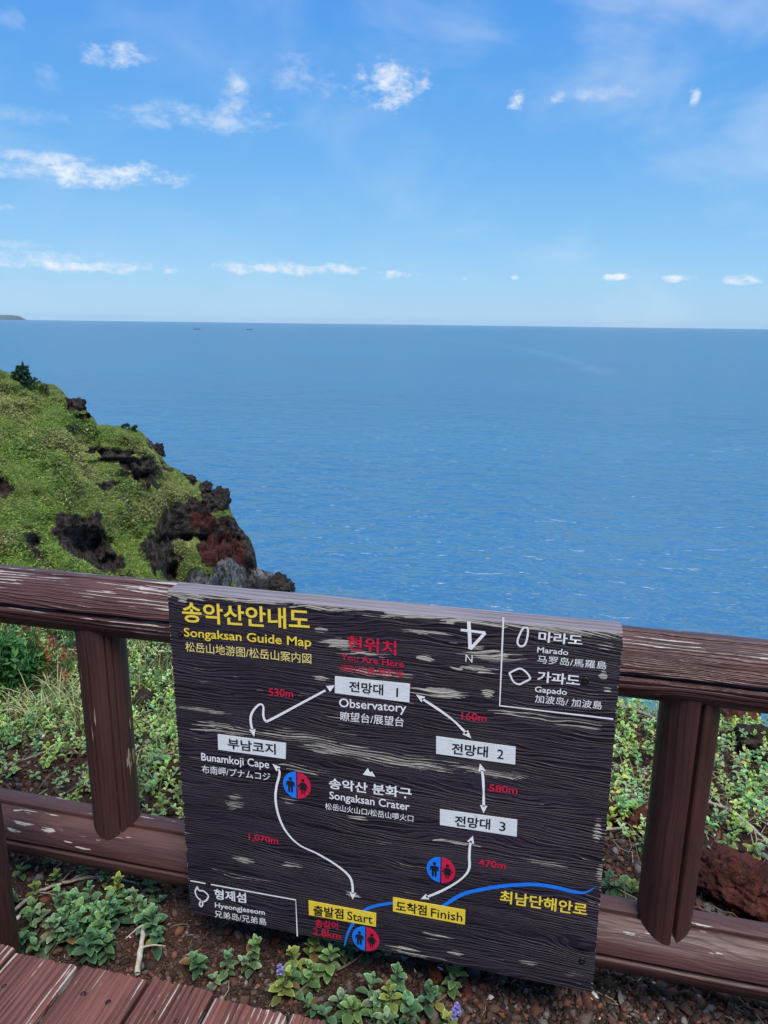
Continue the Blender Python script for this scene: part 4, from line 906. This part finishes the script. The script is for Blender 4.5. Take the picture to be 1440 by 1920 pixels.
def blades(bag, c, n, L, w, pal, g, arch=.7, spread_=.05, up=1.0):
    pal = np.asarray(pal)
    for i in range(n):
        a = g.random() * 6.28; l = L * g.uniform(.55, 1.15); o = np.array(c) + np.array([g.normal(0, spread_), g.normal(0, spread_), 0]); V = []
        side = np.array([-sin(a), cos(a), 0]) * w / 2; k = g.uniform(.3, 1) * arch
        for t in np.linspace(0, 1, 6):
            r = l * t * k * (.4 + .6 * t); z = l * up * (t * (1 - .35 * k) - .62 * k * t * t)
            p = o + np.array([cos(a) * r, sin(a) * r, z]); V += [p - side * (1 - t * .9), p + side * (1 - t * .9)]
        F = [(2 * j, 2 * j + 1, 2 * j + 3, 2 * j + 2) for j in range(5)]; bag.add(V, F, pal[g.integers(0, len(pal))] * g.uniform(.75, 1.25))
def cover():
    g = np.random.default_rng(21); protos = []
    for k in range(14):
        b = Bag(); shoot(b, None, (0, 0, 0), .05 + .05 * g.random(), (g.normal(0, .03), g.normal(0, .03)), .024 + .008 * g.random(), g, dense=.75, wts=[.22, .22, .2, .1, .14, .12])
        protos.append((np.concatenate(b.v), np.concatenate(b.f), np.concatenate(b.c)))
    CV = np.array([(1, 1, .8), (1.3, 1.1, .7), (1.5, 1.2, .65), (1.05, 1.05, .9), (1.35, 1.25, 1.0)])
    out = Bag()
    xs = []
    while len(xs) < 7500:
        x = g.uniform(-5.0, 2.9); y = g.uniform(1.95, 5.0)
        if y > crest(x) + .8: continue
        d = vnoise(np.array([[x * 1.5, y * 1.7, 0]]), 81)[0] * .55 + vnoise(np.array([[x * 5, y * 5, 0]]), 83)[0] * .3
        lim = np.interp(y, [2.0, 2.3, 2.8], [.2, -.45, -.7])
        if -1.0 < x < .15: lim += .2
        if .1 < x < 1.2 and y < 2.62: lim += .6              # bare scoria right of the board
        if x > 1.0 and y < 2.5: lim += .35
        if d < lim: continue
        xs.append((x, y))
    XY = np.array(xs); Z = ground_z(XY[:, 0], XY[:, 1], False)
    for (x, y), z in zip(XY, Z):
        V, F, C = protos[g.integers(0, 14)]; a = g.random() * 6.28; s = g.uniform(.5, 1.1)
        R_ = np.array([[cos(a), sin(a), 0], [-sin(a), cos(a), 0], [0, 0, 1]])
        h = g.random() ** 2 * .05
        out.add(V @ R_ * s + (x, y, z + h), F, C * g.uniform(1.1, 2.0) * CV[g.integers(0, 5)])
    gr = Bag()
    for k in range(1500):
        x = g.uniform(-4.6, 2.6) if k % 3 else g.uniform(-4.2, -.8); y = g.uniform(2.3, 4.4)
        if y > crest(x) + .6 or (.1 < x < 1.2 and y < 2.62) or vnoise(np.array([[x * 2, y * 2, 3.0]]), 85)[0] < -.1: continue
        blades(gr, (x, y, float(ground_z(x, y, False))), 9, g.uniform(.08, .20), .005, [(.16, .25, .05), (.22, .29, .07), (.40, .37, .20), (.11, .20, .04)], g, .8, .03)
    tag(gr.build('wild_grass', MAT['leaf']), 'thin green and straw-coloured grass blades growing through the low cover', 'grass', kind='stuff')
    tag(out.build('ground_cover', MAT['leaf'], None, False), 'dense low cover of small rounded grey-green leaves behind the fence', 'ground cover', kind='stuff')
    # dead runners and twigs threaded through it
    tb = Bag()
    for k in range(600):
        x, y = (g.uniform(-4.6, 2.6), g.uniform(1.9, 4.6)) if k < 420 else (g.uniform(.2, 1.7), g.uniform(2.1, 3.4))
        if y > crest(x) + .5 or (-.95 < x < .1 and y < 2.6 and k % 3): continue
        a = g.random() * 6.28; L = g.uniform(.08, .45); P = []
        for t in np.linspace(0, 1, 6):
            a += g.normal(0, .25); q = (x + cos(a) * L * t, y + sin(a) * L * t)
            P.append((*q, float(ground_z(q[0], q[1], False)) + .012 + .05 * sin(t * pi) * g.random()))
        V, F = tube(P, np.linspace(1, .5, 6) * g.uniform(.0012, .0036), 5); c = np.array([(.26, .22, .17), (.16, .12, .09), (.34, .30, .24), (.09, .06, .045)][g.integers(0, 4)])
        tb.add(V, F, c)
    for k in range(320):                                     # straw bits on the bare soil
        x = g.uniform(-1.9, 1.5); y = g.uniform(1.35, 2.4); a = g.random() * 6.28; L = g.uniform(.012, .05); z = float(ground_z(x, y)) + .006
        V, F = tube([(x, y, z), (x + cos(a) * L * .5, y + sin(a) * L * .5, z + .006 * g.random()), (x + cos(a + .3) * L, y + sin(a + .3) * L, z + .01 * g.random())], g.uniform(.0008, .0016), 4)
        tb.add(V, F, np.array((.42, .36, .27)) * g.uniform(.6, 1.2))
    tag(tb.build('dry_twigs', MAT['bark'], None, True), 'thin dry twigs and straw scattered over the soil and plants', 'twigs', kind='stuff')
cover()

def shrub(label, shoots, ls, seed, flowers=(), group='leafy seaside shrubs growing in the scoria beside the boardwalk', wts=None, runner=None):
    g = np.random.default_rng(seed); c = G(*shoots[0][:2]); t = empty('seaside_shrub', label, 'plant', c, group)
    lb = Bag()
    for s in shoots:
        b = G(s[0], s[1]) - c; H = s[2]; ln = s[3] if len(s) > 3 else (g.normal(0, .015), g.normal(0, .015))
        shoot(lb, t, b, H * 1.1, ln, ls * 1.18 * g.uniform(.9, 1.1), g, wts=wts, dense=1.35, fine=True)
    if runner:
        V, F = tube(catmull([np.array(G(*q)) - c + (0, 0, .012 + .02 * (i == 1)) for i, q in enumerate(runner)], 5), .0036, 6); k = Bag(); k.add(V, F, (.17, .13, .085)); k.build('runner', MAT['bark'], t, True)
    lb.build('leaves', MAT['leaf'], t, False)
    for (px, py, h) in flowers:
        b = G(px, py) - c; k = Bag()
        for i in range(26):
            a = g.random() * 6.28; zz = h + g.uniform(0, .03); V, cc = leaf(.009, .006, .2, .4)
            k.add(orient(V, a, rad(g.uniform(0, 60))) + b + np.array([cos(a) * .004, sin(a) * .004, zz]), LF, cc[:, None] * np.array([(.16, .15, .55), (.22, .18, .62), (.35, .33, .70)][g.integers(0, 3)])[None] * .75)
        k.build('flower', MAT['leaf'], t)
g0 = np.random.default_rng(4)
def spread(n, cx, cy, rx, ry, h0, h1):
    o = []
    while len(o) < n:
        a, b = g0.uniform(-1, 1, 2)
        if a * a + b * b < 1: o.append((cx + a * rx, cy + b * ry, g0.uniform(h0, h1)))
    return o
shrub('largest leafy green shrub, left of the board between fence rail and boardwalk', [(190, 1760, .10)] + spread(26, 195, 1762, 105, 48, .05, .10) + [(170, 1735, .12), (215, 1730, .12), (140, 1765, .09)], .034, 1, wts=[.3, .25, .1, .2, .05, .1])
shrub('pale yellowish sprigs behind the big shrub, under the left lower rail', [(70, 1690, .05), (110, 1660, .05), (40, 1650, .04), (150, 1655, .05), (205, 1665, .05), (60, 1720, .05), (25, 1700, .05), (95, 1625, .04), (240, 1690, .04)], .026, 2, wts=[.05, .1, .3, .05, .35, .15])
shrub('green sprigs by the dark post at the left frame edge', [(45, 1770, .06), (75, 1785, .05), (60, 1745, .05), (85, 1740, .04)], .03, 3)
shrub('single short sprig beside the pale upright stick', [(285, 1680, .06), (290, 1700, .03)], .027, 4)
shrub('small yellow-green sprig of few leaves below the lower left board corner', [(378, 1830, .07), (405, 1848, .03), (425, 1835, .06), (362, 1815, .05)], .031, 5, wts=[.1, .15, .3, .05, .25, .15], runner=[(400, 1862), (435, 1830), (470, 1805)])
shrub('upright single green sprig between the yellow-green sprig and the flowering shrub', [(468, 1822, .08), (480, 1825, .04)], .027, 6)
shrub('green shrub with one violet flower under the bottom edge of the board', [(545, 1870, .08), (525, 1880, .08), (560, 1830, .09), (592, 1820, .10), (612, 1842, .09), (590, 1850, .07), (575, 1865, .05), (640, 1800, .05), (660, 1790, .05), (690, 1795, .04), (615, 1800, .08), (715, 1792, .03)], .030, 7, flowers=[(527, 1876, .085)], runner=[(545, 1882), (590, 1856), (640, 1825), (680, 1795)])
shrub('pair of tiny seedlings in front of the violet-flowered shrub', [(596, 1905, .045), (628, 1895, .05)], .027, 8)
shrub('broad pale green shrub at the bottom edge of the picture', [(735, 1915, .09), (745, 1900, .13), (700, 1905, .07), (675, 1915, .06), (720, 1925, .06), (770, 1915, .07), (795, 1905, .07), (815, 1895, .06), (700, 1930, .05), (760, 1930, .06), (650, 1925, .05), (835, 1870, .09, (.05, .03)), (690, 1890, .06), (620, 1925, .05)], .032, 9, wts=[.2, .25, .2, .05, .1, .2], runner=[(760, 1915), (815, 1895), (845, 1865)])
shrub('lowest small sprig with a violet flower spike, right of the pale shrub', [(848, 1935, .05), (838, 1930, .03)], .028, 10, flowers=[(848, 1928, .03), (856, 1925, .045)])
shrub('bright yellow-green sprig between board and right baluster', [(1140, 1678, .06), (1160, 1675, .05), (1195, 1675, .05), (1180, 1682, .04)], .036, 11, wts=[.05, .2, .35, .0, .3, .1])
shrub('crisp pale rosette right of the right baluster', [(1362, 1608, .06), (1350, 1612, .04), (1408, 1606, .05), (1420, 1610, .04)], .030, 12, wts=[.1, .2, .1, .1, .1, .4])

# grasses ---------------------------------------------------------------
def tuft(label, px, py, n, L, w, pal, seed, arch=.8, spread_=.05, name='grass_tuft', cat='grass', group='grass tufts on the cliff edge'):
    c = G(px, py); t = empty(name, label, cat, c, group); b = Bag(); g = np.random.default_rng(seed); blades(b, (0, 0, 0), n, L, w, pal, g, arch, spread_)
    b.build('blades', MAT['leaf'], t); r = Bag(); blades(r, (0, 0, -.01), max(6, n // 6), L * .35, w, [(.20, .17, .10)], g, .4, min(spread_, .03)); r.build('dead_sheath', MAT['leaf'], t)
STRAW = [(.50, .46, .28), (.40, .40, .22), (.28, .33, .14)]; LUSH = [(.085, .17, .035), (.12, .20, .045), (.06, .12, .03)]
tuft('pale straw-coloured arching grass tuft left of the left baluster', 100, 1335, 110, .36, .009, STRAW, 31, 1.0, .07)
tuft('smaller straw tuft at the left frame edge', 20, 1335, 50, .26, .008, STRAW, 32, 1.0, .05)
tuft('lush green grass tuft between left baluster and board', 292, 1290, 90, .24, .009, LUSH, 33, .7, .08)
tuft('yellow-green grass clump in front of the red rock at the right', 1365, 1362, 90, .20, .008, [(.16, .22, .035), (.20, .25, .06)], 34, .8, .05)
tuft('thin green grass just behind the board, left edge', 300, 1345, 50, .16, .007, LUSH + STRAW, 35, .9, .07)
def plume():
    c = G(85, 1290); t = empty('rusty_plume_plant', 'feathery plant with rusty red tips behind the straw grass', 'plant', c); g = np.random.default_rng(9); a, b = Bag(), Bag()
    for i in range(46):
        o = np.array([g.normal(0, .02), g.normal(0, .02), 0]); q_ = (g.normal(0, .13), g.normal(0, .06)); H = g.uniform(.16, .36); an = g.random() * 6.28; e = o + np.array([q_[0] + cos(an) * .04, q_[1] + sin(an) * .04, H])
        V, F = tube([o, (o + e) / 2, e], [.002, .0015, .0008], 4); b.add(V, F, (.16, .15, .05))
        leaf_blob(a, o * .5 + e * .5, (.02, .02, H * .3), 26, .014, [(.10, .16, .03), (.15, .18, .05)], i)
        if i % 2: leaf_blob(a, e, (.013, .013, .05), 34, .010, [(.38, .10, .045), (.30, .12, .05)], 100 + i)
    b.build('stem', MAT['bark'], t); a.build('foliage', MAT['leaf'], t)
plume()
def dark_bush():
    c = G(14, 1300); t = empty('dark_green_shrub', 'dense dark green needle-leaved shrub at the left frame edge', 'shrub', c); a, b = Bag(), Bag(); g = np.random.default_rng(10)
    for i in range(60):
        e = np.array([g.normal(0, .13), g.normal(0, .10), g.uniform(.10, .36)]); V, F = tube([(0, 0, 0), e * .5 + (0, 0, .02), e], [.004, .003, .0015], 5); b.add(V, F, (.07, .05, .03))
        blades(a, e - (0, 0, .05), 34, .09, .0045, [(.022, .095, .022), (.035, .13, .03), (.06, .17, .035)], g, .7, .016)
    leaf_blob(a, (0, 0, .19), (.21, .15, .16), 1500, .020, [(.018, .085, .02), (.03, .125, .03), (.06, .18, .04)], 3)
    b.build('stem', MAT['bark'], t); a.build('needles', MAT['leaf'], t)
dark_bush()

# rocks -----------------------------------------------------------------
def grock(px, py, w, hgt_, label, seed, mat='scoria', name='scoria_rock', sub=4, freq=1.5, dep=.8):
    c = G(px, py); d = np.linalg.norm(c - CAM); s = w * d / FPX / 2; k = hgt_ * d / FPX / 2
    rock(name, label, 'rock', c + (0, s * dep * .6, k * .55), (s, s * dep, k * 1.15), seed, MAT[mat], sub, .25, 'loose scoria rocks on the cliff edge', freq)
grock(1400, 1722, 165, 74, 'largest red scoria rock, right of the right baluster behind the lower rail', 41, sub=5, freq=1.9)
grock(1195, 1560, 60, 44, 'red rock just left of the right baluster', 42)
grock(1152, 1545, 40, 46, 'dark red rock touching the right board edge', 43)
grock(1395, 1372, 90, 50, 'red rock on the crest against the sea at the right', 44)
grock(1425, 1420, 85, 55, 'blackish rock in the plants below the crest at the right', 45, 'scoria_dark')
grock(812, 1850, 36, 46, 'upright brown-red stone under the bottom edge of the board', 46, sub=2)
grock(875, 1872, 26, 20, 'small orange-brown stone right of the upright stone', 47, sub=2)
grock(1326, 1868, 30, 26, 'flat red stone in the gravel under the right lower rail', 48, sub=2)
grock(425, 1752, 24, 16, 'small red stone in the soil below the left part of the board', 49, sub=2)
grock(518, 1768, 26, 18, 'reddish stone close under the white-bordered corner of the board', 50, sub=2)
grock(1115, 1600, 40, 24, 'rusty flat rock low beside the right board edge', 51)
grock(265, 1330, 60, 40, 'brown rock half hidden in the plants between left baluster and board', 52, 'scoria_dark')
grock(318, 1470, 50, 34, 'rusty rock beside the left board edge above the lower rail', 53)

# fallen branches -------------------------------------------------------
def branch(label, pts, r0, r1, colr, lift=.02, seed=0, twigs=3):
    g = np.random.default_rng(seed); Q = [G(*p) + (0, 0, lift if not isinstance(lift, (list, tuple)) else lift[i]) for i, p in enumerate(pts)]; o = Q[0].copy(); P = catmull(np.array(Q) - o, 7)
    P += g.normal(0, r0 * .18, P.shape); t = empty('dead_branch', label, 'branch', o, 'dead branches lying behind the fence')
    V, F = tube(P, np.linspace(r0, r1, len(P)) * (1 + .12 * g.normal(0, 1, len(P))), 8); k = Bag(); k.add(V, F, colr); k.build('limb', MAT['bark'], t, True)
    for i in range(twigs):
        j = int(len(P) * (i + 1) / (twigs + 1)); a = g.random() * 6.28; L = g.uniform(.04, .1); e = P[j] + np.array([cos(a) * L, sin(a) * L, .02])
        k = Bag(); V, F = tube([P[j], (P[j] + e) / 2 + (0, 0, .006), e], [r1 * .6, r1 * .45, r1 * .25], 5); k.add(V, F, colr); k.build('twig', MAT['bark'], t, True)
PALE = (.36, .32, .25); GREY = (.24, .20, .16)
branch('pale bleached stick standing slanted beside the largest green shrub', [(258, 1838), (270, 1780), (286, 1715)], .0085, .006, (.42, .39, .33), [.03, .05, .04], 1, 2)
branch('long curved grey branch arching behind the largest green shrub', [(15, 1730), (70, 1690), (130, 1664), (195, 1655), (262, 1668)], .006, .004, PALE, .025, 2)
branch('grey branch lying diagonally right of the right baluster', [(1322, 1518), (1370, 1540), (1440, 1594), (1480, 1610)], .008, .005, PALE, .04, 3)
branch('straight pale stick between board and right baluster', [(1120, 1566), (1165, 1563), (1215, 1562)], .006, .005, (.40, .36, .30), .03, 4, 0)
branch('slanting bare branch near the crest between board and right baluster', [(1150, 1340), (1195, 1352), (1262, 1385)], .010, .006, GREY, .06, 5)
branch('thin forked branch beside the diagonal grey branch', [(1440, 1535), (1380, 1530), (1345, 1548)], .005, .003, GREY, .05, 6)
branch('brown twisted branches low at the left behind the lower rail', [(5, 1462), (60, 1440), (120, 1420), (150, 1432)], .006, .003, GREY, .05, 7)

# ------------------------------------------------------------------ haze over the sea
hm = bpy.data.materials.new('sea_haze'); hm.use_nodes = True; hn = NT(hm.node_tree)
hv = hn.add('ShaderNodeVolumePrincipled', {'Color': (.62, .80, 1.0), 'Density': 8e-6, 'Anisotropy': 0.0})
hn.l.new(hv.outputs[0], hn.add('ShaderNodeOutputMaterial').inputs['Volume'])
R_, z0, z1 = 64000.0, SEA_Z - 8, 235.0
tag(mk('haze', [(x, y, z) for x in (-R_, R_) for y in (-R_, R_) for z in (z0, z1)], [(0, 1, 3, 2), (4, 6, 7, 5), (0, 4, 5, 1), (2, 3, 7, 6), (1, 5, 7, 3), (0, 2, 6, 4)], hm), 'thin blue haze over the sea', 'haze', kind='stuff')
